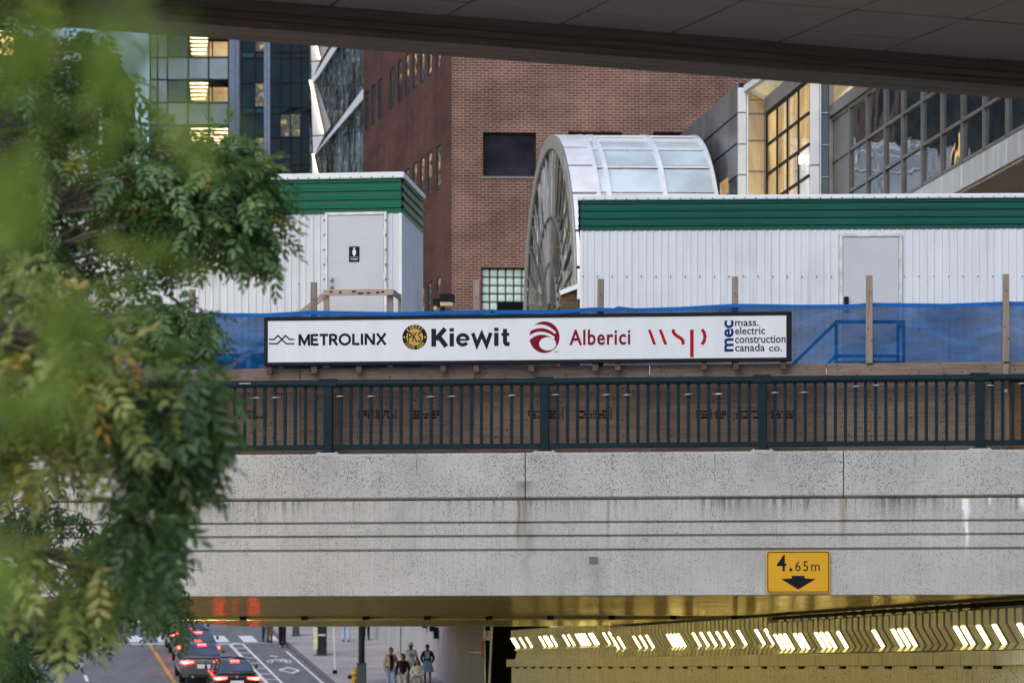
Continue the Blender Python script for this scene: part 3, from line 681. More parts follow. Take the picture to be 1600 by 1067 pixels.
# ---------------------------------------------------------------- site trailers
m_sid = siding_mat('white_siding', (0.66, 0.68, 0.72))
m_sid2 = siding_mat('white_siding_grey', (0.60, 0.615, 0.66))
m_grn = M('green_sheet', (0.003, 0.078, 0.056), 0.28, 0.0, var=0.12, scale=0.8, spec=0.18)
m_grn2 = M('bright_green_sheet', (0.004, 0.105, 0.058), 0.28, 0.0, var=0.12, scale=0.8, spec=0.18)
m_door = M('door_paint', (0.50, 0.51, 0.54), 0.45, var=0.05)
m_trimw = M('white_trim', (0.72, 0.73, 0.75), 0.35, var=0.06)
m_frame = M('door_frame', (0.58, 0.57, 0.57), 0.4, 0.3, var=0.25, scale=5)
def ribbed(L, z0, z1, per=0.118, d=0.011, flip=False):
    """vertical ribbed sheet along x from 0 to L at y=0 (ribs proud to -y)"""
    mb = MB(); x = 0.0; pts = []
    k = 0
    while x < L:
        wd = per * (0.9 if k % 2 else 1.1)
        pts += [(x, 0), (x + wd * 0.62, 0.0), (x + wd * 0.70, -d), (x + wd * 0.86, -d), (x + wd * 0.94, 0)]
        x += wd; k += 1
    pts = [(min(a, L), b) for a, b in pts] + [(L, 0)]
    for (a, ya), (b, yb) in zip(pts[:-1], pts[1:]):
        if b - a > 1e-5: mb.face([(a, ya, z0), (b, yb, z0), (b, yb, z1), (a, ya, z1)])
    return mb
def green_prof(zb, zt, n=4, d=0.028):
    out = []; h = (zt - zb) / n
    for k in range(n):
        z = zb + k * h; out += [(-0.012, z), (-0.012, z + h * 0.55), (-0.012 - d, z + h * 0.62), (-0.012 - d, z + h * 0.72), (-0.012, z + h * 0.98)]
    return out + [(-0.012, zt)]
def trailer(fr, px_l, px_r, rows, label, depth, siding, green, zbase):
    """rows: py of trim top, trim bottom, green bottom at px 'ref'"""
    ref, yt, yb, yg = rows
    t = fr.thing('site_trailer', label, 'trailer', 'white and green site trailers')
    a, b = fr.u(px_l), fr.u(px_r); zt, ztb, zgb = fr.z(ref, yt), fr.z(ref, yb), fr.z(ref, yg)
    L = b - a
    s = ribbed(L, zbase, zgb + 0.02); s.xform(Matrix.Translation((a, 0, 0))); s.build('siding', siding, t)
    for side, x in (('r', b), ('l', a)):
        s2 = ribbed(depth, zbase, zgb + 0.02); rot = Matrix.Rotation(R(90 if side == 'r' else -90), 4, 'Z')
        s2.xform(Matrix.Translation((x, 0 if side == 'r' else depth, 0)) @ rot); s2.build('end_siding', siding, t)
        g2 = MB().sweep(green_prof(zgb, ztb), 0.0, depth, closed=False); g2.xform(Matrix.Translation((x, 0 if side == 'r' else depth, 0)) @ rot); g2.build('end_fascia', green, t)
        x0, x1 = (x - 0.03, x + 0.05) if side == 'r' else (x - 0.05, x + 0.03)
        MB().box(x0, x1, -0.05, depth, ztb, zt - 0.004).build('roof_trim', m_trimw, t, bevel=0.01)
        # corner post
        MB().box(x - 0.04 if side == 'r' else x - 0.006, x + 0.006 if side == 'r' else x + 0.04, -0.015, 0.03, zbase, zgb).build('corner_trim', m_trimw, t, bevel=0.004)
    MB().sweep(green_prof(zgb, ztb), a, b, closed=False).build('fascia', green, t)
    MB().box(a - 0.03, b + 0.03, -0.058, 0.02, ztb, zt).build('roof_trim', m_trimw, t, bevel=0.012)
    MB().face([(a, 0, zt - 0.03), (b, 0, zt - 0.03), (b, depth, zt - 0.02), (a, depth, zt - 0.02)]).build('roof', m_trimw, t)
    MB().box(a + 0.02, b - 0.02, 0.02, depth - 0.02, zbase - 0.25, zbase).build('floor_frame', m_dark, t)
    MB().face([(a, depth, zbase), (b, depth, zbase), (b, depth, zt), (a, depth, zt)]).build('back_wall', siding, t)
    rv = MB(); x = a + 0.05
    while x < b: rv.lathe([(0.0, 0), (0.012, 0.0)], (x, 0, 0), 6); x += 0.172
    rv = MB(); x = a + 0.05
    while x < b: rv.box(x - 0.009, x + 0.009, -0.066, -0.056, ztb + 0.012, ztb + 0.03); x += 0.172
    x = a + 0.1
    while x < b:
        for zz in (zgb - 0.0,): rv.box(x - 0.008, x + 0.008, -0.03, -0.01, zz + 0.008, zz + 0.024)
        x += 0.36
    stuff(rv.build('rivets', M('rivet', (0.12, 0.12, 0.13), 0.5), t))
    return t, a, b, zt, ztb, zgb
def screws(t, fr, pxs, py, name='screws'):
    mb = MB()
    for px in pxs:
        a, z = fr.pt(px, py); mb.box(a - 0.009, a + 0.009, -0.022, -0.005, z - 0.009, z + 0.009)
    stuff(mb.build(name, bpy.data.materials['rivet'], t))
def door(t, fr, px0, px1, pyt, zb, fw, label=None):
    a, zt = fr.pt(px0, pyt); b = fr.u(px1)
    d = MB().box(a, b, -0.03, 0.02, zb, zt).build('door', m_door, t, bevel=0.004)
    for x0, x1, z0, z1 in ((a - fw, a - 0.004, zb, zt + fw), (b + 0.004, b + fw, zb, zt + fw), (a - 0.004, b + 0.004, zt + 0.004, zt + fw)):
        MB().box(x0, x1, -0.045, 0.0, z0, z1).build('door_frame', m_frame, t, bevel=0.004)
    for zz in (zb + 0.3, zb + 1.05, zt - 0.3):
        MB().box(b + 0.0, b + 0.03, -0.055, -0.044, zz - 0.06, zz + 0.06).build('hinge', m_galv, d)
    return d, a, b, zt
RT = Frame(1253, 50.0, 2.2)
zfl = RT.z(1360, 370) - 2.05
tR, *_ = trailer(RT, 907, 1790, (1253, 304.6, 312.0, 359), 'long white site trailer with dark green top band behind the right half', 3.0, m_sid, m_grn, zfl - 0.15)
dR, da, db, dzt = door(tR, RT, 1317, 1404, 371, zfl, 0.055)
a, z = RT.pt(1322, 470)
MB().box(a - 0.037, a + 0.037, -0.075, -0.03, z - 0.06, z + 0.06).build('lock_keypad', m_black, dR, bevel=0.008)
MB().lathe([(0.0, 0.0), (0.03, 0.0), (0.035, 0.02), (0.03, 0.045), (0.0, 0.05)], n=12).xform(Matrix.Translation((a, -0.03, z - 0.15)) @ Matrix.Rotation(R(90), 4, 'X')).build('door_knob', m_galv, dR)
screws(tR, RT, [907 + 4 + k * 22.8 for k in range(18)] + [1413 + k * 23 for k in range(12)], 432)
screws(tR, RT, [1250 + k * 23 for k in range(3)] + [1436 + k * 23 for k in range(9)], 514)

LT = Frame(540, 50.4, 6.6)
zfl2 = LT.z(555, 337) - 2.05
tL, la, lb, *_ = trailer(LT, -120, 627.5, (560, 270.4, 280.0, 334), 'white site trailer with bright green top band and a women\'s washroom door', 2.35, m_sid2, m_grn2, zfl2 - 0.15)
dL, da, db, dzt = door(tL, LT, 513, 600, 337.5, zfl2, 0.05)
for py in (437.5, 448.5):
    a, z = LT.pt(518.5, py)
    MB().lathe([(0.0, 0.0), (0.03, 0.0), (0.036, 0.02), (0.032, 0.05), (0.0, 0.06)], n=14).xform(Matrix.Translation((a, -0.03, z)) @ Matrix.Rotation(R(90), 4, 'X')).build('door_knob', m_galv, dL)
screws(tL, LT, [258, 283, 306, 327.5, 349, 375, 397, 419, 441, 467], 444.5)
mb = MB()
for py in range(345, 480, 23):
    for px in (507.3, 603.5):
        a, z = LT.pt(px, py); mb.box(a - 0.012, a + 0.012, -0.06, -0.04, z - 0.014, z + 0.014)
stuff(mb.build('frame_screws', bpy.data.materials['rivet'], tL))
# washroom plaque
a0, z0 = LT.pt(545.8, 410); a1, z1 = LT.pt(562.2, 385.5)
pl = MB().prism(rrect(a0, a1, z0, z1, 0.015), -0.036, -0.03).build('washroom_plaque', m_black, dL)
cx = (a0 + a1) / 2; hh = z1 - z0; y = -0.0365
mb = MB(); mb.disc(cx, z1 - hh * 0.13, hh * 0.06, y, 16)
mb.face([(cx + q * hh, y, z1 - r_ * hh) for q, r_ in ((-0.055, 0.58), (-0.02, 0.58), (-0.02, 0.62), (0.02, 0.62), (0.02, 0.58), (0.055, 0.58), (0.12, 0.46), (0.075, 0.36), (0.13, 0.40), (0.10, 0.22), (-0.10, 0.22), (-0.13, 0.40), (-0.075, 0.36), (-0.12, 0.46))])
mb.box(cx - hh * 0.28, cx + hh * 0.28, y, y + 0.0004, z1 - hh * 0.70, z1 - hh * 0.685)
mb.build('pictogram', m_white, pl)
text_mesh('WOMEN', m_white, cx - hh * 0.24, cx + hh * 0.24, z0 + hh * 0.13, z0 + hh * 0.22, bold=0.02, y=y, parent=pl)

# timber landing in front of the washroom door
m_stud = wood('fresh_stud', (0.37, 0.28, 0.23), 1.0)
ld = LT.thing('timber_landing', 'raw timber landing rail and sloping handrail outside the washroom door', 'landing')
LV = -1.3
def lp(px, py, v=LV): u_, z_ = LT.pt(px, py, v); return (u_, v, z_)
dz_ = deck_z
def post(px, pyt, v, w=0.089, name='post'):
    u_, z_ = LT.pt(px, pyt, v); MB().box(u_ - w/2, u_ + w/2, v - 0.02, v + 0.02, dz_, z_).build(name, m_post, ld, bevel=0.003)
post(510, 453.5, LV); post(610, 453, LV + 0.06); post(624.5, 459.5, LV + 1.1, 0.05)
p0, p1 = lp(505, 457.5, LV - 0.04), lp(615, 456.5, LV - 0.04); MB().beam(p0, p1, 0.038, 0.089).build('top_rail', m_stud, ld, bevel=0.003)
p0, p1 = lp(614, 457, LV), lp(625, 465, LV + 1.1); MB().beam(p0, p1, 0.038, 0.089).build('side_rail', m_stud, ld, bevel=0.003)
p0, p1 = lp(509, 460, LV - 0.02), lp(340, 588, LV - 0.02); MB().beam(p0, p1, 0.038, 0.089).build('handrail', m_stud, ld, bevel=0.003)
p0, p1 = lp(509, 500, LV - 0.02), lp(392, 588, LV - 0.02); MB().beam(p0, p1, 0.038, 0.089).build('handrail', m_stud, ld, bevel=0.003)
post(388, 555, LV, 0.07); post(440, 512, LV, 0.07)
MB().box(LT.u(505, LV), LT.u(628, LV), LV, -0.06, zfl2 - 0.1, zfl2 - 0.06).build('platform', m_stud, ld)
mk = MB(); rnd = random.Random(4)
for px in (517, 532, 553, 563, 576, 590, 598):
    q = lp(px, 457 + rnd.uniform(-1.5, 1.5), LV - 0.062); w_ = rnd.uniform(0.02, 0.05); mk.box(q[0] - w_, q[0] + w_, q[1], q[1] + 0.001, q[2] - 0.012, q[2] + 0.012)
mk.build('stud_stamp', m_stamp, ld)

# steel stair rail at the right trailer's door, seen through the netting
st = RT.thing('steel_landing', 'dark steel landing rail seen through blue netting outside the right door', 'landing')
m_str = M('stair_steel', (0.02, 0.06, 0.11), 0.5)
SVv = -1.2
def rp(px, py, v=SVv): u_, z_ = RT.pt(px, py, v); return (u_, v, z_)
def bar(name, p, q, w=0.05): MB().beam(p, q, w, w).build(name, m_str, st, bevel=0.004)
zb_ = deck_z
for px in (1306.5, 1403, 1412): q = rp(px, 503); bar('post', (q[0], q[1], zb_), q)
bar('top_rail', rp(1304, 503), rp(1412, 503)); bar('mid_rail', rp(1306, 556), rp(1405, 556))
bar('handrail', rp(1306, 504), rp(1235, 573)); bar('lower_handrail', rp(1306, 556), rp(1278, 584)); bar('side_rail', rp(1412, 503), (rp(1412, 503)[0], -0.06, rp(1412, 503)[2]))
MB().box(rp(1304, 500)[0], rp(1412, 500)[0], SVv, -0.06, zfl - 0.1, zfl - 0.05).build('platform', m_str, st)

# twin shoebox floodlights between the trailers
fl = thing('area_light', 'black twin-head shoebox floodlight between the trailers', 'floodlight', W(691, 480, 62).to_tuple()[:2] + (0,))
def flp(px, py, Y=62): return W(px, py, Y) - Vector(fl.location)
q = flp(692, 482); MB().box(-0.05, 0.05, -0.05, 0.05, deck_z, q.z + 0.02).build('pole', m_black, fl)
for px0, px1, py0, py1, dy in ((686.5, 710.5, 461, 472.5, 0), (676, 685.5, 465.5, 476, 0.3)):
    a, b = flp(px0, py1), flp(px1, py0)
    h = MB().box(a.x, b.x, -0.22 + dy, 0.22 + dy, a.z, b.z).build('lamp_head', m_black, fl, bevel=0.01)
    MB().box(a.x + 0.02, b.x - 0.03, -0.18 + dy, 0.18 + dy, a.z - 0.085, a.z - 0.003).build('diffuser', M('diffuser', (0.5, 0.46, 0.32), 0.4) if dy == 0 else bpy.data.materials['diffuser'], h, bevel=0.01)
MB().tube([flp(680, 474) * 1.0, flp(692, 478)], 0.03, 6).build('arm', m_black, fl)

# ---------------------------------------------------------------- red brick building
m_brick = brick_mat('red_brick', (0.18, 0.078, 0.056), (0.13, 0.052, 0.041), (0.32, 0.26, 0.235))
m_brick_shaded = brick_mat('red_brick_shaded', (0.105, 0.046, 0.037), (0.085, 0.034, 0.029), (0.12, 0.075, 0.065))  # front brick again, with the side's shade put into darker colours
m_wing = glass('window_glass_dark', (0.014, 0.012, 0.02), 0.05, 0.1, spec=0.1, var=0.95)
m_wframe = M('window_frame_dark', (0.02, 0.018, 0.02), 0.5, spec=0.1)
m_sill = M('window_sill', (0.2, 0.17, 0.17), 0.6)
def wall_holes(mb, u0, u1, z0, z1, holes, depth=0.18, y=0.0):
    us = sorted({u0, u1, *[h[0] for h in holes], *[h[1] for h in holes]}); zs_ = sorted({z0, z1, *[h[2] for h in holes], *[h[3] for h in holes]})
    us = [x for x in us if u0 <= x <= u1]; zs_ = [x for x in zs_ if z0 <= x <= z1]
    for i in range(len(us) - 1):
        for j in range(len(zs_) - 1):
            cu, cz = (us[i] + us[i+1]) / 2, (zs_[j] + zs_[j+1]) / 2
            if any(h[0] < cu < h[1] and h[2] < cz < h[3] for h in holes): continue
            mb.face([(us[i], y, zs_[j]), (us[i+1], y, zs_[j]), (us[i+1], y, zs_[j+1]), (us[i], y, zs_[j+1])])
    for a, b, c_, d_ in holes:
        e = y + depth
        mb.face([(a, y, c_), (a, e, c_), (a, e, d_), (a, y, d_)]); mb.face([(b, e, c_), (b, y, c_), (b, y, d_), (b, e, d_)])
        mb.face([(a, y, c_), (b, y, c_), (b, e, c_), (a, e, c_)]); mb.face([(a, e, d_), (b, e, d_), (b, y, d_), (a, y, d_)])
    return mb
def window(t, h, depth, fw=0.06, pane=None, sill=True, mull=0, name='window', offs=None):
    a, b, c_, d_ = h; e = depth
    pm_ = pane or m_wing
    mb = MB()
    for x0, x1, z0, z1 in ((a, a + fw, c_, d_), (b - fw, b, c_, d_), (a + fw, b - fw, c_, c_ + fw), (a + fw, b - fw, d_ - fw, d_)): mb.box(x0, x1, e - 0.05, e - 0.001, z0, z1)
    for k in range(mull):
        x = a + (b - a) * (k + 1) / (mull + 1); mb.box(x - 0.02, x + 0.02, e - 0.045, e - 0.001, c_ + fw, d_ - fw)
    w_ = mb.build(name, m_wframe, t)
    MB().box(a + fw, b - fw, e - 0.025, e - 0.004, c_ + fw, d_ - fw).build('pane', pm_, w_)
    if sill: MB().box(a - 0.05, b + 0.05, -0.05, e, c_ - 0.07, c_ - 0.002).build('sill', m_sill, w_, bevel=0.006)
    return w_
BR = Frame(706, 95.0, -2.7)
bb_ = BR.thing('brick_building', 'tall red-brown brick building with narrow windows on its shaded left side', 'building')
def h4(fr, x0, x1, y0, y1): xm = (x0 + x1) / 2; return (fr.u(x0), fr.u(x1), fr.z(xm, y1), fr.z(xm, y0))
hs = [h4(BR, 754.5, 838, 206.5, 276), h4(BR, 888, 972.5, 206.5, 276), h4(BR, 1021, 1105, 207, 276), h4(BR, 752, 836, 8, 76), h4(BR, 886, 970, 8, 76), h4(BR, 752, 838, 418, 492)]
zt_b = 30.0; ub = BR.u(1400)
MB_ = wall_holes(MB(), 0, ub, 6.5, zt_b, hs, 0.3)
MB_.build('front_wall', m_brick, bb_)
for h in hs[:5]: window(bb_, h, 0.3, 0.07, mull=0)
# glass block window: blocks one by one
gb_holes = hs[5]; wfr = window(bb_, gb_holes, 0.3, 0.03, pane=M('block_joint', (0.08, 0.11, 0.11), 0.6), sill=False, name='glass_block_window')
m_gb, n, l, p = nt('glass_block'); v = coords(n, l); f = noise(n, l, v, 6, 3)
l.new(ramp(n, l, f, [(0.3, (0.33, 0.42, 0.40)), (0.7, (0.52, 0.6, 0.57))]), p.inputs['Base Color']); p.inputs['Roughness'].default_value = 0.12
p.inputs['Emission Color'].default_value = (0.75, 0.92, 0.88, 1); p.inputs['Emission Strength'].default_value = 0.10
bw_ = (BR.u(815.5) - BR.u(752.5)) / 5; bh_ = BR.z(780, 419) - BR.z(780, 432)
gbm = MB().box(0.02, bw_ - 0.02, 0, 0.08, 0.02, bh_ - 0.02).mesh('glass_block', m_gb, 0.035, seg=2)
for i in range(7):
    for j in range(6):
        if j >= 4 and i >= 2: continue
        link('glass_block', gbm, wfr, (BR.u(753) + i * bw_, 0.2, BR.z(780, 419) - (j + 1) * bh_))
MB().box(BR.u(777.5), BR.u(838), 0.1, 0.28, gb_holes[2], BR.z(780, 419) - 4 * bh_).build('vent_opening', m_dark, wfr)
# shaded left side
BL = Frame(706, 95.0, 0.0)
dl = Vector((-0.245, 1.0)).normalized(); ang = math.atan2(dl.y, dl.x)      # runs away to the left
side = bpy.data.objects.new('side_wall', None)
def sideP(px, py):                                   # photograph point -> (distance along side, z)
    o = BR.o; d = Vector(((px - 800) / F, 1.0))
    # solve d*t = o + dl*s
    det = d.x * (-dl.y) - d.y * (-dl.x); t = (o.x * (-dl.y) - o.y * (-dl.x)) / det
    s_ = (d * t - o).dot(dl); return s_, EYE + (HOR - py) / F * t
SLEN = sideP(567.5, 200)[0]
ssh = []
for px in (685.5, 671.5, 660, 648.5, 636.5, 625, 612.5, 594, 583.5, 573.5):
    for pyt0, pyb0 in ((66, 97 + 40), (226, 298), (432, 505)):
        s_, _ = sideP(px, 200); t_ratio = (HOR - 200)
        # heights are fixed by the right-most window of each row
        _, zt_ = sideP(685.5, pyt0); _, zb2 = sideP(685.5, pyb0)
        if pyt0 == 66: zt_ = sideP(648.5, 72)[1] ; zb2 = sideP(648.5, 140)[1]
        ssh.append((s_ - 0.33, s_ + 0.33, zb2, zt_))
sw = wall_holes(MB(), 0, SLEN, 6.5, zt_b, [(-b_ + SLEN, -a_ + SLEN, c_, d_) for a_, b_, c_, d_ in ssh], 0.05)
# local x of the side wall runs from its far end to the corner
rotz = math.atan2(-dl.y, -dl.x)
far = BR.o + dl * SLEN
loc_far = Vector((far.x, far.y, 0)) - Vector((BR.o.x, BR.o.y, 0))
side_me = sw.mesh('side_wall', m_brick_shaded)
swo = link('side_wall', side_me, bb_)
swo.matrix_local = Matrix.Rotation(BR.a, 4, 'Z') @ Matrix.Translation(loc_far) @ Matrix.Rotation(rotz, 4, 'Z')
m_wing2 = glass('side_window_glass', (0.06, 0.07, 0.085), 0.08, 0.3, spec=0.6)
for a_, b_, c_, d_ in ssh: window(swo, (-b_ + SLEN, -a_ + SLEN, c_, d_), 0.05, 0.05, pane=m_wing2, sill=False)
MB().face([(0, 0, zt_b), (ub, 0, zt_b), (ub, 20, zt_b), (-8, 20, zt_b)]).build('roof', m_wframe, bb_)
MB().box(0.4, ub, 0.6, 0.65, 6.5, zt_b - 0.1).build('inner_wall', m_dark, bb_)

pod = structure(MB().box(-6.5, 24, 77, 125, 5.55, 6.45).build('podium', concrete('podium_concrete', (0.25, 0.24, 0.23), 0.2)))
# low brown brick building between vault and right trailer
LB = Frame(893, 70.0, 0)
lbt = LB.thing('low_brick_building', 'small brown brick wall with sloping grey coping beside the vault', 'building')
a, z = LB.pt(876, 462); b, z2 = LB.pt(910, 444)
mb = MB().prism([(a, 6.5), (b + 1, 6.5), (b + 1, z2 + 0.3), (a, z)], 0, 1.0); mb.build('wall', brick_mat('brown_brick', (0.12, 0.075, 0.04), (0.09, 0.055, 0.03), (0.12, 0.1, 0.08)), lbt)
MB().beam((a - 0.02, 0.45, z + 0.05), (b + 1.0, 0.45, z2 + 0.36), 1.1, 0.1).build('coping', m_alu, lbt)
MB().box(LB.u(901.5), LB.u(908), -0.25, -0.02, LB.z(905, 470), LB.z(905, 451)).build('meter_box', m_alu, lbt, bevel=0.01)

# ---------------------------------------------------------------- glass barrel vault
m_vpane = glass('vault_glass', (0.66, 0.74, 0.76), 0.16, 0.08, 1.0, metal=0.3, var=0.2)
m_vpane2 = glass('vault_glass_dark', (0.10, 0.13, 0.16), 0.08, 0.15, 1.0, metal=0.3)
m_vrib = M('vault_rib', (0.76, 0.77, 0.79), 0.35, 0.15, var=0.1)
m_vdark = M('vault_edge', (0.3, 0.3, 0.31), 0.45, 0.3)
Yc = 84.7; kz = Yc / F
apex = W(858, 217, Yc); Rv = 4.75; zc_v = apex.z - Rv
vt = thing('glass_vault', 'silver barrel-vaulted glass roof with a fan-shaped glazed end', 'atrium', (apex.x, Yc, 0))
skx = -0.135
def vp(x, th, r=Rv):        # x along axis, th from +y (far) 0 .. 180 near; skewed by the street direction
    y = r * math.cos(th); z = zc_v + r * math.sin(th)
    return Vector((x + y * skx, y + x * 0.03, z))
xs_unused = [0.0, 0.70, 0.97, 2.42, 4.05, 5.6]
ths = [R(a) for a in (0, 15, 30, 42, 54, 66, 78, 90, 100, 110, 121, 133, 146, 160, 172)] + [R(183)]
def curved(x0, x1, t0, t1, r0, r1, nseg=4):
    mb = MB()
    pts = []
    for k in range(nseg + 1):
        t = t0 + (t1 - t0) * k / nseg; pts.append((vp(x0, t, r0), vp(x1, t, r0), vp(x1, t, r1), vp(x0, t, r1)))
    for A, B in zip(pts[:-1], pts[1:]):
        for i in range(4):
            j = (i + 1) % 4; mb.face([A[i], A[j], B[j], B[i]], 0, False)
    mb.face(list(pts[0])); mb.face(list(pts[-1])[::-1]); return mb
rnd = random.Random(3)
for j in range(len(ths) - 1):
    t0, t1 = ths[j] + 0.008, ths[j + 1] - 0.008
    curved(0.02, 0.68, t0, t1, Rv + 0.04, Rv - 0.05).build('end_rib_panel', m_vrib, vt)
    for (a, b) in ((0.72, 0.95), (1.03, 2.36), (2.48, 3.75)):
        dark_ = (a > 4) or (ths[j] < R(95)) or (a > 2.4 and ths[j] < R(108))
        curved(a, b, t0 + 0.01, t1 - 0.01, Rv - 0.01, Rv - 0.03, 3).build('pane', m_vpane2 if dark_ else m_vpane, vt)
for x, w_ in ((0.70, 0.05), (0.97, 0.06), (2.42, 0.06), (3.75, 0.04)):
    curved(x - w_, x + w_, 0, R(183), Rv + 0.05, Rv - 0.08, 40).build('rib', m_vrib, vt)
for t in ths[1:-1]:
    for (a, b) in ((0.75, 0.91), (1.03, 2.36), (2.48, 3.75)):
        MB().beam(vp(a, t, Rv - 0.0), vp(b, t, Rv - 0.0), 0.05, 0.05).build('purlin', m_alu, vt)
curved(-0.05, 0.0, 0, R(183), Rv + 0.03, Rv - 0.32, 40).build('end_arch', m_vdark, vt)
# fan glazing of the end wall
m_fan = glass('fan_glass', (0.6, 0.68, 0.73), 0.18, 1.0, 1.5, stretch=(1, 1, 0.4), metal=0.75, var=0.6, bd=0.35)
m_fmul = M('fan_mullion', (0.2, 0.2, 0.21), 0.45, 0.5)
nf = 18
for ring, (ra, rb) in enumerate(((0.35, 1.35), (1.4, 2.6), (2.65, Rv - 0.32))):
    nn = nf // (2 if ring == 0 else 1)
    for k in range(nn):
        t0, t1 = math.pi * k / nn + 0.006, math.pi * (k + 1) / nn - 0.006
        ti = rnd.uniform(-0.035, 0.035); tj = rnd.uniform(-0.03, 0.03)
        q = [vp(0.06 + ti, t0, ra), vp(0.06 + tj, t1, ra), vp(0.06 - ti, t1, rb), vp(0.06 - tj, t0, rb)]
        MB().face(q).build('fan_pane', m_fan, vt)
for k in range(nf + 1):
    t = math.pi * k / nf; MB().beam(vp(0.02, t, 0.3), vp(0.02, t, Rv - 0.3), 0.05, 0.05, up=(1, 0, 0)).build('fan_mullion', m_fmul, vt)
for rr_ in (1.375, 2.625): curved(-0.02, 0.08, 0, math.pi, rr_ + 0.025, rr_ - 0.025, 24).build('fan_ring', m_fmul, vt)
# lower wall under the vault
q = [vp(0.06, 0), vp(0.06, math.pi)]
mb = MB(); 
for k in range(8):
    A = q[0].lerp(q[1], k / 8 + 0.01); B = q[0].lerp(q[1], (k + 1) / 8 - 0.01)
    MB().face([(A.x, A.y, 6.5), (B.x, B.y, 6.5), (B.x, B.y, zc_v - 0.03), (A.x, A.y, zc_v - 0.03)]).build('lower_pane', m_fan, vt)
q2 = vp(5.6, math.pi)
for a, b in ((0.72, 2.4), (2.44, 3.7)):
    A, B = vp(a, math.pi), vp(b, math.pi); MB().face([(A.x, A.y, 6.5), (B.x, B.y, 6.5), (B.x, B.y, zc_v - 0.2), (A.x, A.y, zc_v - 0.2)]).build('lower_pane', m_vpane2, vt)
A, B = vp(0.0, math.pi), vp(0.7, math.pi)
MB().box(A.x + 0.02, B.x, A.y - 0.05, A.y + 0.1, 6.5, zc_v - 0.26).build('lower_pier', m_vrib, vt)

# ---------------------------------------------------------------- stepped glass concourse along the street
m_cglass = glass('concourse_glass', (0.018, 0.026, 0.034), 0.03, 0.35, 0.55, spec=0.7)
m_cmet = M('grey_metal_panel', (0.17, 0.17, 0.178), 0.38, 0.45, var=0.3, scale=1.2)
m_cmet2 = M('pale_metal_panel', (0.5, 0.52, 0.56), 0.35, 0.5, var=0.2, scale=1.5, stretch=(3, 3, 0.4))
m_cwhite = M('white_cladding', (0.6, 0.62, 0.66), 0.35, 0.2, var=0.1)
m_mull = M('steel_mullion', (0.17, 0.165, 0.165), 0.4, 0.6, var=0.2)
m_mulld = M('dark_mullion', (0.014, 0.017, 0.022), 0.6, 0.0, spec=0.08)
def litglass(name, c0, c1, s_, sx=(0.9, 0.9, 0.35), lo=0.3):
    m, n, l, p = nt(name); v = coords(n, l, sx); f = noise(n, l, v, 1.1, 4, 0.6, 0.6)
    c = ramp(n, l, f, [(lo, c0), (0.7, c1)]); l.new(c, p.inputs['Emission Color']); p.inputs['Emission Strength'].default_value = s_
    p.inputs['Base Color'].default_value = (0.03, 0.025, 0.02, 1); p.inputs['Roughness'].default_value = 0.06; return m
m_lit = litglass('lit_atrium_glass', (0.16, 0.09, 0.03), (0.62, 0.42, 0.17), 0.8)
m_litw = litglass('lit_atrium_pale', (0.30, 0.29, 0.25), (0.55, 0.55, 0.5), 0.9)
cc = thing('glass_concourse', 'stepped glass concourse with lit yellow atrium and dark mirrored panes', 'building', (0, 0, 0))
AG = 82.3
def face_thing(px, Y): return Frame(px, Y, AG)
def put(mb, fr, name, mat, par=None, bevel=0.0):
    mb.xform(Matrix.Translation((fr.o.x, fr.o.y, 0)) @ Matrix.Rotation(-fr.a, 4, 'Z')); return mb.build(name, mat, par or cc, bevel)
# face C (mirrored glass, near right)
fC = face_thing(1302, 75.0)
def uY(fr, px): return fr.u(px)
mx_ = [1302] + [1330, 1357, 1385, 1412.5, 1443.5, 1474, 1506, 1540, 1576]
us = [fC.u(x) for x in mx_]; us += [us[-1] + 1.58 * k for k in range(1, 7)]
hz_ = [10.32, 11.16, 12.12, 13.13]; hz_ = [EYE + h for h in hz_]
rnd = random.Random(11)
for i in range(len(us) - 1):
    a, b = us[i] + 0.04, us[i + 1] - 0.04
    for j in range(3):
        z0, z1 = hz_[j] + 0.03, hz_[j + 1] - 0.03
        q = [rnd.uniform(-0.006, 0.006) for _ in range(4)]
        mb = MB().face([(a, q[0], z0), (b, q[1], z0), (b, q[2], z1), (a, q[3], z1)])
        put(mb, fC, 'pane', m_cglass if i > 0 else m_cmet)
    put(MB().box(us[i] + 0.01, us[i+1] - 0.01, -0.05, 0.05, EYE + 9.76, hz_[0] - 0.05), fC, 'spandrel_panel', m_cmet2, bevel=0.008)
    put(MB().box(us[i] + 0.01, us[i+1] - 0.01, 0.0, 6.0, EYE + 9.70, EYE + 9.75), fC, 'soffit_panel', m_osof)
for u_ in us: put(MB().box(u_ - 0.035, u_ + 0.035, -0.06, 0.03, hz_[0] - 0.04, hz_[3]), fC, 'mullion', m_mull)
for z_ in hz_: put(MB().box(us[0] + 0.04, us[-1], -0.045, 0.03, z_ - 0.035, z_ + 0.035), fC, 'transom', m_mull)
put(MB().box(us[0], us[-1], -0.12, 0.1, hz_[3] + 0.05, EYE + 13.47), fC, 'eaves_band', m_cmet, bevel=0.01)
for i in range(len(us) - 1): put(MB().face([(us[i] + 0.03, 0.0, EYE + 13.48), (us[i+1] - 0.03, 0.0, EYE + 13.48), (us[i+1] - 0.03, 1.6, EYE + 15.2), (us[i] + 0.03, 1.6, EYE + 15.2)]), fC, 'roof_pane', m_lit)
put(MB().box(us[0], us[-1], 0.25, 5.9, EYE + 9.76, hz_[3]), fC, 'core', m_dark)
for i in range(5): put(MB().face([(us[i] + 0.03, 0.4, EYE + 13.4), (us[i+1] - 0.03, 0.4, EYE + 13.4), (us[i+1] - 0.03, 0.45, EYE + 16.2), (us[i] + 0.03, 0.45, EYE + 16.2)]), fC, 'lit_pane', m_lit)
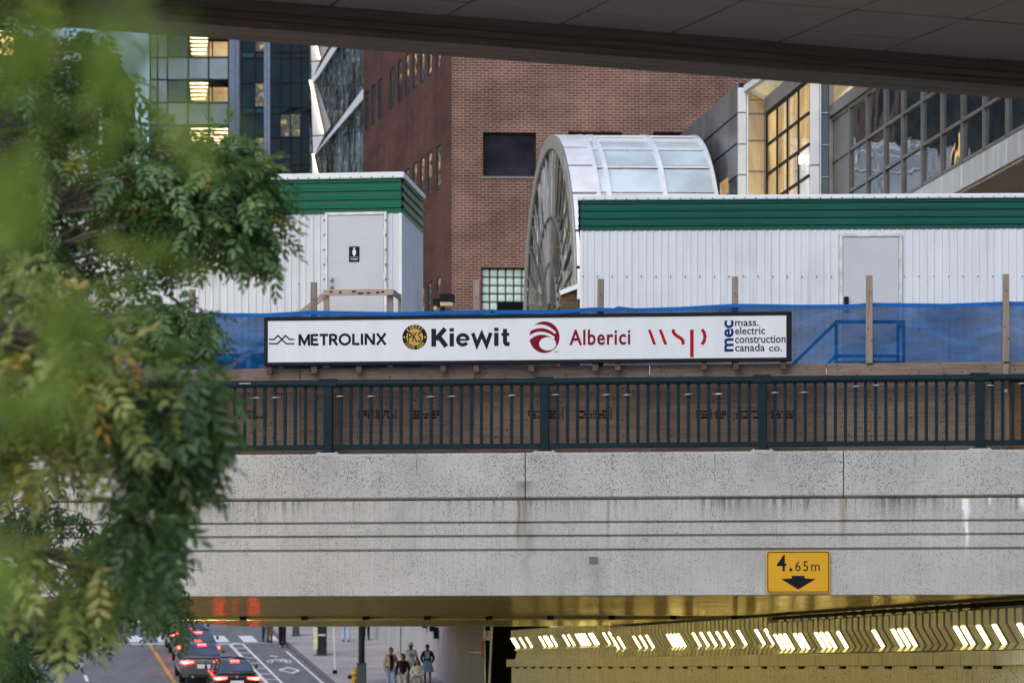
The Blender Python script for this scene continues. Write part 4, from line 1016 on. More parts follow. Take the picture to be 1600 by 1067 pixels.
for u_ in us[::2]: put(MB().beam((u_, -0.02, EYE + 13.47), (u_, 1.6, EYE + 15.22), 0.06, 0.06), fC, 'roof_bar', m_cwhite)
# face B (lit atrium)
fB = face_thing(1265, 75.0)
bxs = [1199.5, 1215.5, 1231.7, 1249, 1265]; us = [fB.u(x) for x in bxs]; zB = [EYE + h for h in (9.2, 10.2, 11.02, 11.8, 12.55, 13.3, 14.08)]
for i in range(4):
    for j in range(6):
        mb = MB().face([(us[i] + 0.03, 0, zB[j] + 0.03), (us[i+1] - 0.03, 0, zB[j] + 0.03), (us[i+1] - 0.03, 0, zB[j+1] - 0.03), (us[i] + 0.03, 0, zB[j+1] - 0.03)])
        put(mb, fB, 'lit_pane', m_litw if (i == 3 and j in (2, 3)) else m_lit)
for u_ in us[:-1]: put(MB().box(u_ - 0.03, u_ + 0.03, -0.04, 0.04, zB[0], zB[-1]), fB, 'mullion', m_mulld)
for z_ in zB: put(MB().box(us[0] + 0.03, us[-1], -0.035, 0.04, z_ - 0.035, z_ + 0.035), fB, 'transom', m_mulld)
put(MB().box(us[0], us[-1], -0.08, 0.3, zB[-1] + 0.04, EYE + 14.52), fB, 'eaves_band', m_cmet, bevel=0.01)
uo, zo_ = fB.pt(1258, 249); put(MB().box(uo - 0.16, uo + 0.16, -0.12, -0.05, zo_ - 0.10, zo_ + 0.10), fB, 'lamp', E('atrium_lamp', (1, 0.9, 0.7), 1.2))
for i in range(4): put(MB().face([(us[i] + 0.03, 0.05, EYE + 14.53), (us[i+1] - 0.03, 0.05, EYE + 14.53), (us[i+1] - 0.03, 1.4, EYE + 15.9), (us[i] + 0.03, 1.4, EYE + 15.9)]), fB, 'roof_pane', m_lit)
for u_ in us[::2]: put(MB().beam((u_, 0.03, EYE + 14.53), (u_, 1.4, EYE + 15.92), 0.07, 0.07), fB, 'roof_bar', m_cwhite)
put(MB().box(us[0], us[-1] - 1.2, 0.5, 6, 8, EYE + 14.4), fB, 'core', m_dark)
# frontal step 2 (between B and C)
f2 = Frame(1265, 75.0, 0)
def seg(fr, x0, x1, yy, y0, y1, name, mat, par=cc):
    for a_, b_ in zip(yy[:-1], yy[1:]):
        z1, z0 = fr.z((x0 + x1) / 2, a_), fr.z((x0 + x1) / 2, b_)
        put(MB().box(fr.u(x0), fr.u(x1), y0, y1, z0 + 0.012, z1 - 0.012), fr, name, mat, None, 0.008)
seg(f2, 1265.5, 1280, [40, 124, 259, 390], -0.06, 0.3, 'column_panel', m_cwhite)
seg(f2, 1280.3, 1283, [40, 390], -0.04, 0.2, 'column_edge', m_alu)
seg(f2, 1283.2, 1294.5, [40, 177, 227, 277, 330, 390], 0.02, 0.06, 'pane', m_cglass)
for y_ in (177, 227, 277, 330): seg(f2, 1283.2, 1294.5, [y_ - 1.6, y_ + 1.6], -0.03, 0.019, 'transom', m_alu)
seg(f2, 1294.8, 1302, [40, 390], -0.05, 0.3, 'column_edge', m_mull)
seg(f2, 1296, 1328, [20, 178], 0.75, 0.8, 'lit_pane', m_lit)
seg(f2, 1328.5, 1370, [20, 178], 0.75, 0.8, 'lit_pane', m_lit)
# frontal step 1
f1 = Frame(1153, 79.8, 0)
seg(f1, 1153, 1166, [137, 177, 226, 274, 400], -0.06, 0.3, 'column_panel', m_cwhite)
seg(f1, 1166.2, 1169.5, [140, 400], -0.05, 0.2, 'column_edge', m_alu)
seg(f1, 1169.8, 1194.5, [156, 178, 220, 268, 320, 400], 0.03, 0.07, 'lit_pane', m_lit)
for y_ in (178, 220, 268, 320): seg(f1, 1169.8, 1194.5, [y_ - 1.8, y_ + 1.8], -0.02, 0.029, 'transom', m_mull)
seg(f1, 1194.8, 1199.5, [153, 400], -0.05, 0.2, 'column_edge', m_mull)
def P3(px, py, Y): return W(px, py, Y)
MB().face([P3(1169.8, 142.5, 79.82), P3(1169.8, 156.2, 79.82), P3(1194.5, 156.2, 79.82), P3(1194.5, 154.6, 79.82)]).build('lit_pane', m_lit, cc)
MB().beam(P3(1166, 139, 79.7), P3(1232, 94, 76.6), 0.14, 0.16).build('hip_bar', m_cwhite, cc)
MB().beam(P3(1168, 141, 79.7), P3(1196, 155, 79.7), 0.08, 0.08).build('hip_bar', m_alu, cc)
MB().beam(P3(1197, 154, 79.8), P3(1265, 112, 75.3), 0.1, 0.1).build('hip_bar', m_mull, cc)
MB().beam(P3(1232, 131, 77.3), P3(1212, 106, 77.6), 0.08, 0.08).build('hip_bar', m_cwhite, cc)
MB().face([P3(1169, 141, 79.75), P3(1196, 154, 79.75), P3(1231, 132, 77.4), P3(1212, 107, 77.6)]).build('roof_pane', litglass('lit_roof_glass', (0.16, 0.18, 0.15), (0.5, 0.4, 0.2), 0.8), cc)
MB().face([P3(1232, 132, 77.35), P3(1266, 111, 75.1), P3(1250, 80, 75.3), P3(1213, 107, 77.55)]).build('roof_pane', m_lit, cc)
# face A (dark metal and glass panels)
fA = face_thing(1153, 79.8)
axs = [1035, 1048, 1060.5, 1073, 1086, 1100, 1115, 1127, 1139.5, 1152.5]; us = [fA.u(x) for x in axs]; zA = [EYE + h for h in (9.2, 10.1, 10.95, 11.75, 12.57, 13.4, 14.16, 14.95)]
m_ag = glass('panel_glass_pale', (0.12, 0.15, 0.18), 0.1, 0.15, metal=0.4)
for i in range(len(us) - 1):
    for j in range(len(zA) - 1):
        pale = (j in (3, 2) and i > 4) or rnd.random() < 0.1
        put(MB().box(us[i] + 0.03, us[i+1] - 0.03, 0, 0.05, zA[j] + 0.025, zA[j+1] - 0.025), fA, 'cladding_panel', m_ag if pale else m_cmet, None, 0.006)
put(MB().box(us[0], us[-1], 0.05, 4, 6, zA[-1] - 0.02), fA, 'core', m_mulld)
uo, zo_ = fA.pt(1132, 294); put(MB().box(uo - 0.5, uo + 0.5, -0.02, -0.003, zo_ - 0.2, zo_ + 0.2), fA, 'lit_slot', m_lit)

# tower across the street, off to the left: seen mirrored in the concourse glass
T5 = Frame(-700, 215.0, -20)
t5 = T5.thing('dark_slab_tower', 'dark office slab across the street, mirrored in the concourse panes', 'tower')
for j in range(22):
    z_ = 6 + j * 4.0
    MB().box(-32, 32, 0, 0.5, z_, z_ + 1.5).build('floor_band', M('dark_precast', (0.05, 0.045, 0.045), 0.7, spec=0.1) if j == 0 else bpy.data.materials['dark_precast'], t5)
    MB().box(-32, 32, 0.3, 0.4, z_ + 1.52, z_ + 3.98).build('window_band', m_wing, t5)
MB().box(-32, 32, 0.6, 20, 0, 94).build('core', m_dark, t5)
rnd = random.Random(8)
for k in range(60):
    z_ = 6 + rnd.randint(5, 17) * 4.0; x_ = rnd.uniform(-20, 31); MB().box(x_, x_ + rnd.uniform(1.0, 4.0), 0.15, 0.29, z_ + 1.9, z_ + 3.6).build('lit_window', litglass('lit_slab_window', (0.7, 0.4, 0.12), (1.0, 0.7, 0.3), 2.5) if k == 0 else bpy.data.materials['lit_slab_window'], t5)
# ---------------------------------------------------------------- towers behind
# pale office tower with lit floors
YT = 250.0; T1 = Frame(300, YT, 0)
t1 = T1.thing('office_tower', 'pale glass office tower with warm lit office windows behind the tree', 'tower')
m_span = glass('tower_spandrel', (0.24, 0.28, 0.33), 0.2, 0.1, metal=0.2, var=0.1)
m_vis = glass('tower_vision_glass', (0.10, 0.125, 0.13), 0.06, 0.1, spec=0.25)
m_warm = litglass('warm_office', (0.35, 0.2, 0.08), (0.75, 0.52, 0.26), 0.75, (0.3, 0.3, 0.3))
m_strip = E('ceiling_strip', (1.0, 0.78, 0.42), 4.0)
cx_ = [234, 246, 262, 294, 326, 357]
ry = [-40, 20, 53, 90, 125, 161, 196, 232, 268, 304, 340]
for i in range(len(cx_) - 1):
    for j in range(len(ry) - 1):
        a, b = T1.u(cx_[i]) + 0.06, T1.u(cx_[i+1]) - 0.06; z1, z0 = T1.z(300, ry[j]) - 0.06, T1.z(300, ry[j+1]) + 0.06
        lit = i >= 3 and j in (2, 4, 6)
        if not lit:
            MB().face([(a, 0, z0), (b, 0, z0), (b, 0, z1), (a, 0, z1)]).build('spandrel_pane' if j % 2 else 'vision_pane', m_span if (j % 2 or i < 2) else m_vis, t1); continue
        MB().face([(a, 3.0, z0), (b, 3.0, z0), (b, 3.0, z1), (a, 3.0, z1)]).build('lit_room', m_warm, t1)
        if i == 3 or j == 6:
            st_ = MB(); nS = 6
            for k in range(nS):
                zz = z1 - 0.12 - (z1 - z0 - 0.2) * k / nS; sh = 0.09 * k if i == 3 else 0
                st_.box(a + 0.05, b - 0.02 - sh, 0.3 + 0.3 * k, 0.5 + 0.3 * k, zz - 0.09, zz)
            st_.build('ceiling_strips', m_strip, t1)
for x in cx_: MB().box(T1.u(x) - 0.06, T1.u(x) + 0.06, -0.08, 0.08, T1.z(300, 340), T1.z(300, -40)).build('mullion', m_mulld, t1)
for y_ in ry: MB().box(T1.u(234), T1.u(357), -0.07, 0.07, T1.z(300, y_) - 0.06, T1.z(300, y_) + 0.06).build('transom', m_mulld, t1)
for x in (359, 364, 369.5, 375): MB().box(T1.u(x), T1.u(x + 4.6), -0.6, 0.4, 0, T1.z(300, -60)).build('corner_fin', M('blue_steel', (0.12, 0.15, 0.21), 0.3, 0.6) if x == 359 else bpy.data.materials['blue_steel'], t1)
MB().box(T1.u(234), T1.u(380), 3.2, 25, 0, T1.z(300, -60)).build('core', m_dark, t1)
# dark glass tower
T2 = Frame(430, 215.0, 0)
t2 = T2.thing('dark_glass_tower', 'dark glass tower with blue-black panes left of the diagonal-braced tower', 'tower')
m_dk = glass('tower_dark_glass', (0.004, 0.015, 0.026), 0.03, 0.25, 0.35, spec=0.12)
m_teal = glass('tower_teal_band', (0.008, 0.05, 0.07), 0.1, 0.1, spec=0.15)
cx2 = [376, 398, 416, 421, 438, 454, 470, 488, 500]; ry2 = [-40, 40, 82, 91, 130, 168, 178, 215, 258, 268, 300, 340]
m_amber = litglass('amber_office', (0.004, 0.006, 0.008), (0.75, 0.55, 0.16), 0.55, (1.6, 1.6, 1.2), 0.5)
rnd = random.Random(21)
for i in range(len(cx2) - 1):
    for j in range(len(ry2) - 1):
        a, b = T2.u(cx2[i]) + 0.05, T2.u(cx2[i+1]) - 0.05; z1, z0 = T2.z(430, ry2[j]) - 0.05, T2.z(430, ry2[j+1]) + 0.05
        e = [rnd.uniform(-0.03, 0.03) for _ in range(4)]
        thin = ry2[j+1] - ry2[j] < 12
        am = (i, j) in ((1, 1), (1, 4), (1, 7), (5, 6), (4, 6))
        MB().face([(a, e[0], z0), (b, e[1], z0), (b, e[2], z1), (a, e[3], z1)]).build('spandrel' if thin else 'pane', m_teal if thin and i < 3 else (m_amber if am else m_dk), t2)
for x in cx2: MB().box(T2.u(x) - (0.05 if x not in (416, 421) else 0.14), T2.u(x) + 0.05, -0.12, 0.08, T2.z(430, 340), T2.z(430, -40)).build('mullion', m_mulld if x not in (416, 421) else bpy.data.materials['blue_steel'], t2)
for y_ in ry2: MB().box(T2.u(376), T2.u(500), -0.06, 0.06, T2.z(430, y_) - 0.05, T2.z(430, y_) + 0.05).build('transom', m_mulld, t2)
MB().box(T2.u(376), T2.u(500), 0.5, 20, 0, T2.z(430, -60)).build('core', m_dark, t2)
# diagonal-braced tower
T3 = Frame(530, 190.0, 0)
t3 = T3.thing('braced_tower', 'white diagonal-braced tower with glowing strips and streaky reflections in its glass', 'tower')
m_xg = glass('braced_glass', (0.045, 0.06, 0.065), 0.06, 1.0, 1.4, stretch=(3.0, 1, 0.35), var=0.95, spec=0.7, metal=0.35, bd=0.5)  # wavy reflection streaks are partly put into the base colour
m_xw = M('white_brace', (0.5, 0.51, 0.55), 0.4, var=0.06)
m_led = E('led_strip', (1.0, 0.72, 0.42), 3.0)
def q3(x, y, v=0.0): u_, z_ = T3.pt(x, y, v); return (u_, z_)
rnd = random.Random(5)
for i in range(10):
    for j in range(9):
        x0, x1 = 484 + i * 8.8, 484 + (i + 1) * 8.8; y0, y1 = -10 + j * 36, -10 + (j + 1) * 36
        a, z0 = q3(x0, y1); b, z1 = q3(x1, y0); e = [rnd.uniform(-0.05, 0.05) for _ in range(4)]
        MB().face([(a, 0.1 + e[0], z0), (b - 0.02, 0.1 + e[1], z0), (b - 0.02, 0.1 + e[2], z1 - 0.02), (a, 0.1 + e[3], z1 - 0.02)]).build('pane', m_xg, t3)
def brace(pts, y0, y1, name, mat): MB().prism([q3(*p_) for p_ in pts], y0, y1).build(name, mat, t3)
brace([(487.5, 125), (493, 118), (540, 40), (551, 40), (497.5, 122), (488, 132)], -0.35, 0.0, 'brace', m_xw)
brace([(489, 247), (500, 232), (570, 137), (570, 154), (492.5, 243), (490, 254)], -0.35, 0.0, 'brace', m_xw)
brace([(484, 20), (487, 20), (500.5, 96), (487, 97)], -0.30, 0.0, 'corner_panel', m_xw)
brace([(487, 99), (500, 98), (489, 124), (488, 126)], -0.30, 0.0, 'corner_panel', m_xw)
brace([(486, 128), (490, 128), (507, 212), (489, 213)], -0.30, 0.0, 'corner_panel', m_xw)
brace([(489, 215), (506, 214), (492, 243), (490, 246)], -0.30, 0.0, 'corner_panel', m_xw)
brace([(488, 248), (491, 248), (503, 300), (489, 300)], -0.30, 0.0, 'corner_panel', m_xw)
brace([(494, 20), (496, 20), (513, 75), (501.5, 95)], -0.02, 0.04, 'brace', M('brace_shade', (0.25, 0.26, 0.28), 0.5))
brace([(492, 130), (494, 130), (517, 197), (508, 210)], -0.02, 0.04, 'brace', bpy.data.materials['brace_shade'])
for x0, y0, x1, y1 in ((487.5, 40, 500, 94.5), (485, 128, 505, 210), (489.5, 243, 499, 285)):
    a, za_ = q3(x0, y0); b, zb_2 = q3(x1, y1); MB().beam((a, -0.42, za_), (b, -0.42, zb_2), 0.16, 0.10).build('led_strip', m_led, t3)
MB().box(T3.u(484), T3.u(600), 0.6, 15, 0, T3.z(530, -60)).build('core', m_dark, t3)
# pale block seen through the leaves at the left, and a dark slab block on the far side of the street
T4 = Frame(60, 230.0, 0)
t4 = T4.thing('pale_office_block', 'pale banded office block glimpsed through the leaves at upper left', 'building')
m_pale = M('pale_precast', (0.52, 0.55, 0.6), 0.5, var=0.06); ry4 = list(range(60, 420, 22))
for j, y_ in enumerate(ry4[:-1]):
    MB().box(T4.u(-160), T4.u(160), 0, 0.4, T4.z(60, y_ + 13), T4.z(60, y_)).build('floor_band', m_pale, t4)
    MB().box(T4.u(-160), T4.u(160), 0.25, 0.3, T4.z(60, y_ + 22) + 0.02, T4.z(60, y_ + 13) - 0.02).build('window_band', m_vis, t4)
MB().box(T4.u(-160), T4.u(160), 0.5, 20, 0, T4.z(60, 60)).build('core', m_dark, t4)
# ---------------------------------------------------------------- street, ground
SL = 0.0907; Y_0 = 133.6; SH = -0.17
def zr(Y):
    if Y < 16: return 2.0
    if Y < 45: t = (Y - 16) / 29; return 2.0 * (1 - t * t * (3 - 2 * t))
    base = EYE + SL * (Y - Y_0)
    if Y < 100: 
        t = max(0, (Y - 80) / 20); b100 = EYE + SL * (100 - Y_0); return b100 * t * t * (3 - 2 * t) * 0.5 + 0.5 * b100 * t ** 3
    if Y < 160: return base
    return EYE + SL * (160 - Y_0) + 0.02 * (Y - 160) * 0.2
def gp(px, py):
    Y = SL * Y_0 / (SL - (HOR - py) / F); return Vector(((px - 800) / F * Y, Y, EYE + SL * (Y - Y_0)))
def QX(q, Y): return q + SH * (Y - 125)
YS = [-30, -10, 8, 16, 20, 25, 30, 35, 40, 45, 55, 65, 75, 80, 84, 88, 92, 96, 100, 103] + list(range(106, 162, 4)) + [165, 180, 220, 300, 420]
def strip(q0, q1, dz, Ya=-30, Yb=420, q0f=None, q1f=None):
    mb = MB(); ys = [Ya] + [y for y in YS if Ya < y < Yb] + [Yb]
    for a, b in zip(ys[:-1], ys[1:]):
        mb.face([(QX(q0, a), a, zr(a) + dz), (QX(q1, a), a, zr(a) + dz), (QX(q1, b), b, zr(b) + dz), (QX(q0, b), b, zr(b) + dz)], 0, True)
    return mb
m_asph, n, l, p = nt('asphalt')
v = coords(n, l); f = noise(n, l, v, 0.35, 6, 0.65); g = noise(n, l, v, 60, 2)
c = ramp(n, l, f, [(0.3, (0.13, 0.133, 0.145)), (0.7, (0.21, 0.213, 0.225))]); c = mixc(n, l, 0.3, c, ramp(n, l, g, [(0.3, 0.1), (0.7, 0.26)]))
tr_ = noise(n, l, coords(n, l, (1.2, 0.06, 1), rot=(0, 0, R(-9.65))), 1.0, 4, 0.6); c = mixc(n, l, ramp(n, l, tr_, [(0.5, 0.0), (0.7, 0.55)]), c, (0.09, 0.09, 0.095))
l.new(c, p.inputs['Base Color']); p.inputs['Roughness'].default_value = 0.75; bump(n, l, g, p, 0.3, 0.01)
m_side = M('sidewalk_concrete', (0.40, 0.365, 0.355), 0.8, var=0.16, scale=0.5, bmp=0.1)
m_mark = M('road_white', (0.8, 0.8, 0.8), 0.6, var=0.18, scale=2.5)
m_myel = M('road_yellow', (0.55, 0.32, 0.05), 0.6, var=0.15, scale=3)
m_kerb = M('kerb_stone', (0.16, 0.15, 0.14), 0.8)
gnd = structure(MB().face([(-1500, -800, -0.7), (1500, -800, -0.7), (1500, 2500, -0.7), (-1500, 2500, -0.7)]).build('ground', M('earth', (0.12, 0.11, 0.1), 0.9, scale=0.05)))
road = structure(strip(-27, -7.0, 0.0).build('road', m_asph))
wk = structure(strip(-6.95, -2.6, 0.13, 98, 420).build('pavement', m_side))
MB_k = MB()
ys = [y for y in YS if y >= 98]
for a, b in zip(ys[:-1], ys[1:]):
    pr_a = [(-7.12, 0.0), (-7.12, 0.125), (-6.95, 0.13)]
    for (qa, za), (qb, zb2) in zip(pr_a[:-1], pr_a[1:]):
        MB_k.face([(QX(qa, a), a, zr(a) + za), (QX(qb, a), a, zr(a) + zb2), (QX(qb, b), b, zr(b) + zb2), (QX(qa, b), b, zr(b) + za)])
MB_k.build('kerb', m_kerb, wk)
lw = structure(strip(-34, -27.05, 0.13).build('pavement', m_side))
blv = structure(MB().box(-11, 2.5, -20, 27, -0.5, 2.06).build('boulevard', m_side, bevel=0.05))
# painted markings, children of the road
def mark(name, q0, q1, Ya, Yb, mat=m_mark, dz=0.006): return strip(q0, q1, dz, Ya, Yb).build(name, mat, road)
mark('centre_line', -13.45, -13.28, 90, 145.6, m_myel)
mark('lane_line', -9.72, -9.55, 90, 146); mark('lane_line', -9.08, -8.96, 90, 146); mark('edge_line', -7.42, -7.32, 90, 142)
for k in range(12): mark('hatch_bar', -9.55, -9.08, 118 + k * 2.55, 118.25 + k * 2.55)
for Ya, Yb in ((113, 116), (121.3, 124.2), (127.5, 130.2), (134.2, 137.0), (140.5, 142.2)): mark('lane_dash', -16.97, -16.83, Ya, Yb)
mark('stop_line', -24, -9.0, 145.6, 146.0)
for k in range(14): mark('crossing_bar', -22.6 + k * 1.34 - 1.0, -22.6 + k * 1.34 - 0.33, 147.0, 150.6)
mark('crossing_edge', -27, -7.2, 146.35, 146.5)
for Ya, Yb in ((142.6, 144.9),): mark('setts_band', -27, -7.2, Ya, Yb, M('setts', (0.2, 0.195, 0.19), 0.8), 0.003)
for k in range(3): mark('lane_dash', -16.97 + k * 2.8, -16.85 + k * 2.8, 153.5, 155.5)
mk = MB()
def gpz(px, py, dz=0.007): q_ = gp(px, py); return (q_.x, q_.y, q_.z + dz)
dia = [(433.6, 1046.3), (450, 1041.4), (470, 1047), (458, 1052)]; ctr = (452, 1046.8)
inn = [(ctr[0] + (x - ctr[0]) * 0.68, ctr[1] + (y - ctr[1]) * 0.68) for x, y in dia]
for k in range(4): j = (k + 1) % 4; mk.face([gpz(*dia[k]), gpz(*dia[j]), gpz(*inn[j]), gpz(*inn[k])])
mk.build('lane_diamond', m_mark, road)
mk = MB()
def gring(cx, cy, rx, ry, wd=0.62):
    nN = 20
    for k in range(nN):
        a, b = 2*math.pi*k/nN, 2*math.pi*(k+1)/nN
        mk.face([gpz(cx+rx*math.cos(a), cy+ry*math.sin(a)), gpz(cx+rx*math.cos(b), cy+ry*math.sin(b)), gpz(cx+rx*wd*math.cos(b), cy+ry*wd*math.sin(b)), gpz(cx+rx*wd*math.cos(a), cy+ry*wd*math.sin(a))])
gring(422.5, 1032.5, 5.5, 2.4); gring(450, 1032.8, 5.8, 2.5)
def gline(x0, y0, x1, y1, wx=0.7, wy=0.45):
    d = Vector((x1 - x0, y1 - y0)); nn = Vector((-d.y, d.x)).normalized(); ox, oy = nn.x * wx, nn.y * wy
    mk.face([gpz(x0 - ox, y0 - oy, 0.0085), gpz(x1 - ox, y1 - oy, 0.0085), gpz(x1 + ox, y1 + oy, 0.0085), gpz(x0 + ox, y0 + oy, 0.0085)])
for s_ in ((423, 1032.5, 430, 1029.5), (430, 1029.5, 444, 1029.8), (430, 1029.8, 436, 1032.5), (436, 1032.5, 450, 1032.8), (436, 1032.5, 444, 1029.8), (444, 1029, 450, 1032.8), (422, 1024.5, 436, 1025.5), (424, 1023.5, 432, 1026.5)): gline(*s_)
mk.build('cycle_symbol', m_mark, road)
# pavement joints as thin grooves laid in
for Ya in range(102, 156, 3): strip(-6.9, -2.65, 0.134, Ya, Ya + 0.06).build('joint', m_kerb, wk)

# ---------------------------------------------------------------- retaining wall on the pavement side
m_rw = concrete('retaining_concrete', (0.46, 0.45, 0.43), 0.3, 0.4, 20)
m_rw2 = concrete('mauve_concrete', (0.46, 0.415, 0.40), 0.2, 0.5, 20)
rw = thing('retaining_wall', 'tall grey concrete retaining wall beside the far pavement', 'wall', (QX(-2.6, 125), 125, 0))
panels = [(122.7, 129.6), (129.7, 133), (133.1, 138.6), (140.2, 145), (145.1, 152), (152.1, 160), (160.1, 175)]
for k, (a, b) in enumerate(panels):
    mb = MB(); o_ = rw.location
    x0, x1 = QX(-2.6, a), QX(-2.6, b)
    for z0, z1 in ((zr(a) - 0.5, 9.5),):
        P = [(x0, a), (x1, b), (x1 + 0.5, b), (x0 + 0.5, a)]
        P = [(x - o_.x, y - o_.y) for x, y in P]; i0 = len(mb.v)
        mb.v += [(x, y, z0) for x, y in P] + [(x, y, z1) for x, y in P]
        for qd in ((0,3,2,1),(4,5,6,7),(0,1,5,4),(1,2,6,5),(2,3,7,6),(3,0,4,7)): mb.f.append(tuple(i0 + i for i in qd)); mb.m.append(0); mb.sm.append(False)
    mb.build('wall_panel', m_rw2 if k == 0 else m_rw, rw, bevel=0.01)
a = 138.6
MB().box(QX(-2.5, 139.4) - o_.x, QX(-2.5, 139.4) - o_.x + 0.3, -0 + 138.65 - 125, 140.15 - 125, zr(139) - 0.3, 9.4).build('recess', m_dark, rw)
for Y_, zz, s_ in ((128.5, 4.75, 0.22), (130.6, 5.0, 0.3), (127.3, 4.4, 0.18)):
    MB().box(QX(-2.6, Y_) - o_.x - 0.2, QX(-2.6, Y_) - o_.x - 0.01, Y_ - 125 - s_, Y_ - 125 + s_, zz - s_ + 0.6, zz + s_ * 1.6 + 0.6).build('service_box', m_dark, rw, bevel=0.01)
fw_ = Frame(712, 122.65, 0)
ab = fw_.thing('concrete_abutment', 'grey concrete abutment end beside the dark passage opening', 'abutment')
for x0, x1, y0, y1 in ((712, 756, 960, 1018.5), (712, 756, 1019, 1110)):
    MB().box(fw_.u(x0), fw_.u(x1), 0, 1.0, fw_.z(734, y1), fw_.z(734, y0)).build('wall_block', m_rw, ab, bevel=0.012)
MB().box(fw_.u(756) + 0.01, fw_.u(860), 0.35, 0.5, fw_.z(734, 1120), fw_.z(734, 960)).build('passage_back', m_dark, ab)
# no-parking sign
NP = Frame(762, 104, 0)
npg = NP.thing('no_parking_sign', 'white no-parking sign on a leaning grey pole by the passage', 'sign')
MB().beam((NP.u(768.5), 0, NP.z(768, 978)), (NP.u(762.5), 0, NP.z(762, 1110)), 0.07, 0.07).build('pole', m_galv, npg)
MB().beam((NP.u(756.5), 0.1, NP.z(757, 970)), (NP.u(758.5), 0.1, NP.z(759, 1110)), 0.05, 0.05).build('pole', m_galv, npg)
a0, a1, z0, z1 = NP.u(755.7), NP.u(769.3), NP.z(762, 999.5), NP.z(762, 985)
pl = MB().prism(rrect(a0, a1, z0, z1, 0.03), -0.06, -0.05).build('plate', m_white, npg)
cx, cz, r0 = (a0 + a1) / 2, z0 + (z1 - z0) * 0.6, (a1 - a0) * 0.36
mb = MB()
for k in range(24):
    a, b = 2*math.pi*k/24, 2*math.pi*(k+1)/24
    mb.face([(cx + r_ * math.cos(t), -0.061, cz + r_ * math.sin(t)) for r_, t in ((r0, a), (r0, b), (r0 * 0.74, b), (r0 * 0.74, a))])
mb.stroke([(cx - r0 * 0.55, cz + r0 * 0.55), (cx + r0 * 0.55, cz - r0 * 0.55)], r0 * 0.2, -0.0625); mb.build('red_ring', M('sign_red', (0.5, 0.02, 0.02), 0.4), pl)
text_mesh('P', m_ink, cx - r0 * 0.35, cx + r0 * 0.35, cz - r0 * 0.5, cz + r0 * 0.5, bold=0.04, y=-0.0615, parent=pl)
mb = MB(); zz = z0 + (z1 - z0) * 0.13
for s_ in (-1, 1): mb.face([(cx + s_ * r0 * 1.2, -0.061, zz), (cx + s_ * r0 * 0.6, -0.061, zz - 0.03), (cx + s_ * r0 * 0.6, -0.061, zz + 0.03)][::s_])
mb.build('arrows', m_ink, pl)
MB().box(NP.u(752), NP.u(756), 0.02, 0.09, NP.z(754, 1027), NP.z(754, 1000)).build('orange_marker', M('marker_orange', (0.42, 0.14, 0.03), 0.5), npg)

# ---------------------------------------------------------------- underpass side wall with light fins
UW = Frame(1600, 44.0, 81.2)
m_uw = concrete('underpass_concrete', (0.42, 0.39, 0.28), 1.2, 0.75, 22)
m_ledge = concrete('ledge_concrete', (0.40, 0.37, 0.27), 0.6, 0.75, 26)
m_fin = concrete('fin_concrete', (0.42, 0.40, 0.31), 0.3, 0.4, 30)
m_lampf = E('lamp_panel', (1.0, 0.86, 0.42), 8.0); m_lampl = E('lamp_panel_facing', (1.0, 0.82, 0.3), 55.0)
uwt = UW.thing('underpass_light_wall', 'olive concrete underpass wall with rows of slanted fins and glowing light panels', 'wall')
ufar = UW.u(797); unear = 6.0
u = unear; k = 0
while u > ufar + 0.3:
    a = max(u - 4.35, ufar); MB().box(a + 0.008, u - 0.008, 0.04, 0.6, -0.3, EYE + 0.035).build('wall_panel', m_uw, uwt, bevel=0.008); u -= 4.35
u = unear
while u > ufar + 0.2:
    a = max(u - 1.45, ufar - 0.1); MB().box(a + 0.008, u - 0.008, -0.10, 0.6, EYE + 0.036, EYE + 0.248).build('ledge_block', m_ledge, uwt, bevel=0.012)
    MB().box(a - 0.12, a + 0.12, -0.02, 0.035, EYE - 0.015, EYE + 0.03).build('ledge_slot', m_dark, uwt); u -= 1.45
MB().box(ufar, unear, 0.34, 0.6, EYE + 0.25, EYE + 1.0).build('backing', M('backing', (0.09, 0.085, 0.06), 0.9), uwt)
fw2 = 0.265
finp = [(0.0, 0.84), (0.0, 0.63), (0.17, 0.34), (0.10, 0.25), (0.30, 0.25), (0.30, 0.84)]
fin_me = MB().sweep([(y, z) for y, z in finp], -fw2 / 2, fw2 / 2).mesh('fin', m_fin, 0.008)
foot_me = MB().sweep([(0.17, 0.0), (0.12, -0.28), (0.3, -0.28), (0.3, 0.0)], -fw2 / 2, fw2 / 2).mesh('fin_foot', m_fin, 0.008)
tn = Vector((0.17, -0.29)).normalized(); nn_ = Vector((-0.29, -0.17)).normalized()
A = Vector((0.0, 0.62)) + tn * 0.012 + nn_ * 0.012; B = Vector((0.17, 0.34)) + nn_ * 0.012 - tn * 0.004
lamp_me = MB().sweep([(A.x, A.y), (B.x, B.y), (B.x - nn_.x * 0.01, B.y - nn_.y * 0.01), (A.x - nn_.x * 0.01, A.y - nn_.y * 0.01)], -fw2 / 2 + 0.045, fw2 / 2 - 0.045).mesh('light_panel', m_lampf)
lit_px = [799, 806.5, 818.5, 826.6, 850, 856, 861, 867, 886, 892, 907, 911.6, 916, 920, 925, 929.7, 947.7, 959.7, 963, 973, 998.7, 1009, 1016.7, 1049.8, 1057, 1062, 1068, 1091.8, 1103.8, 1114, 1129, 1138, 1157.8, 1192, 1200, 1216, 1223.6, 1232, 1246, 1256.6, 1279, 1295.7, 1304, 1321, 1376.8, 1405, 1416, 1425, 1500, 1511, 1534, 1558, 1602]
lit_u = [UW.u(x, 0.1) for x in lit_px]
pitch = 0.385; u = 4.0; fins = []
def grp(u_):
    if u_ > UW.u(1202): return 0.015
    if u_ > UW.u(952): return 0.125
    return 0.25
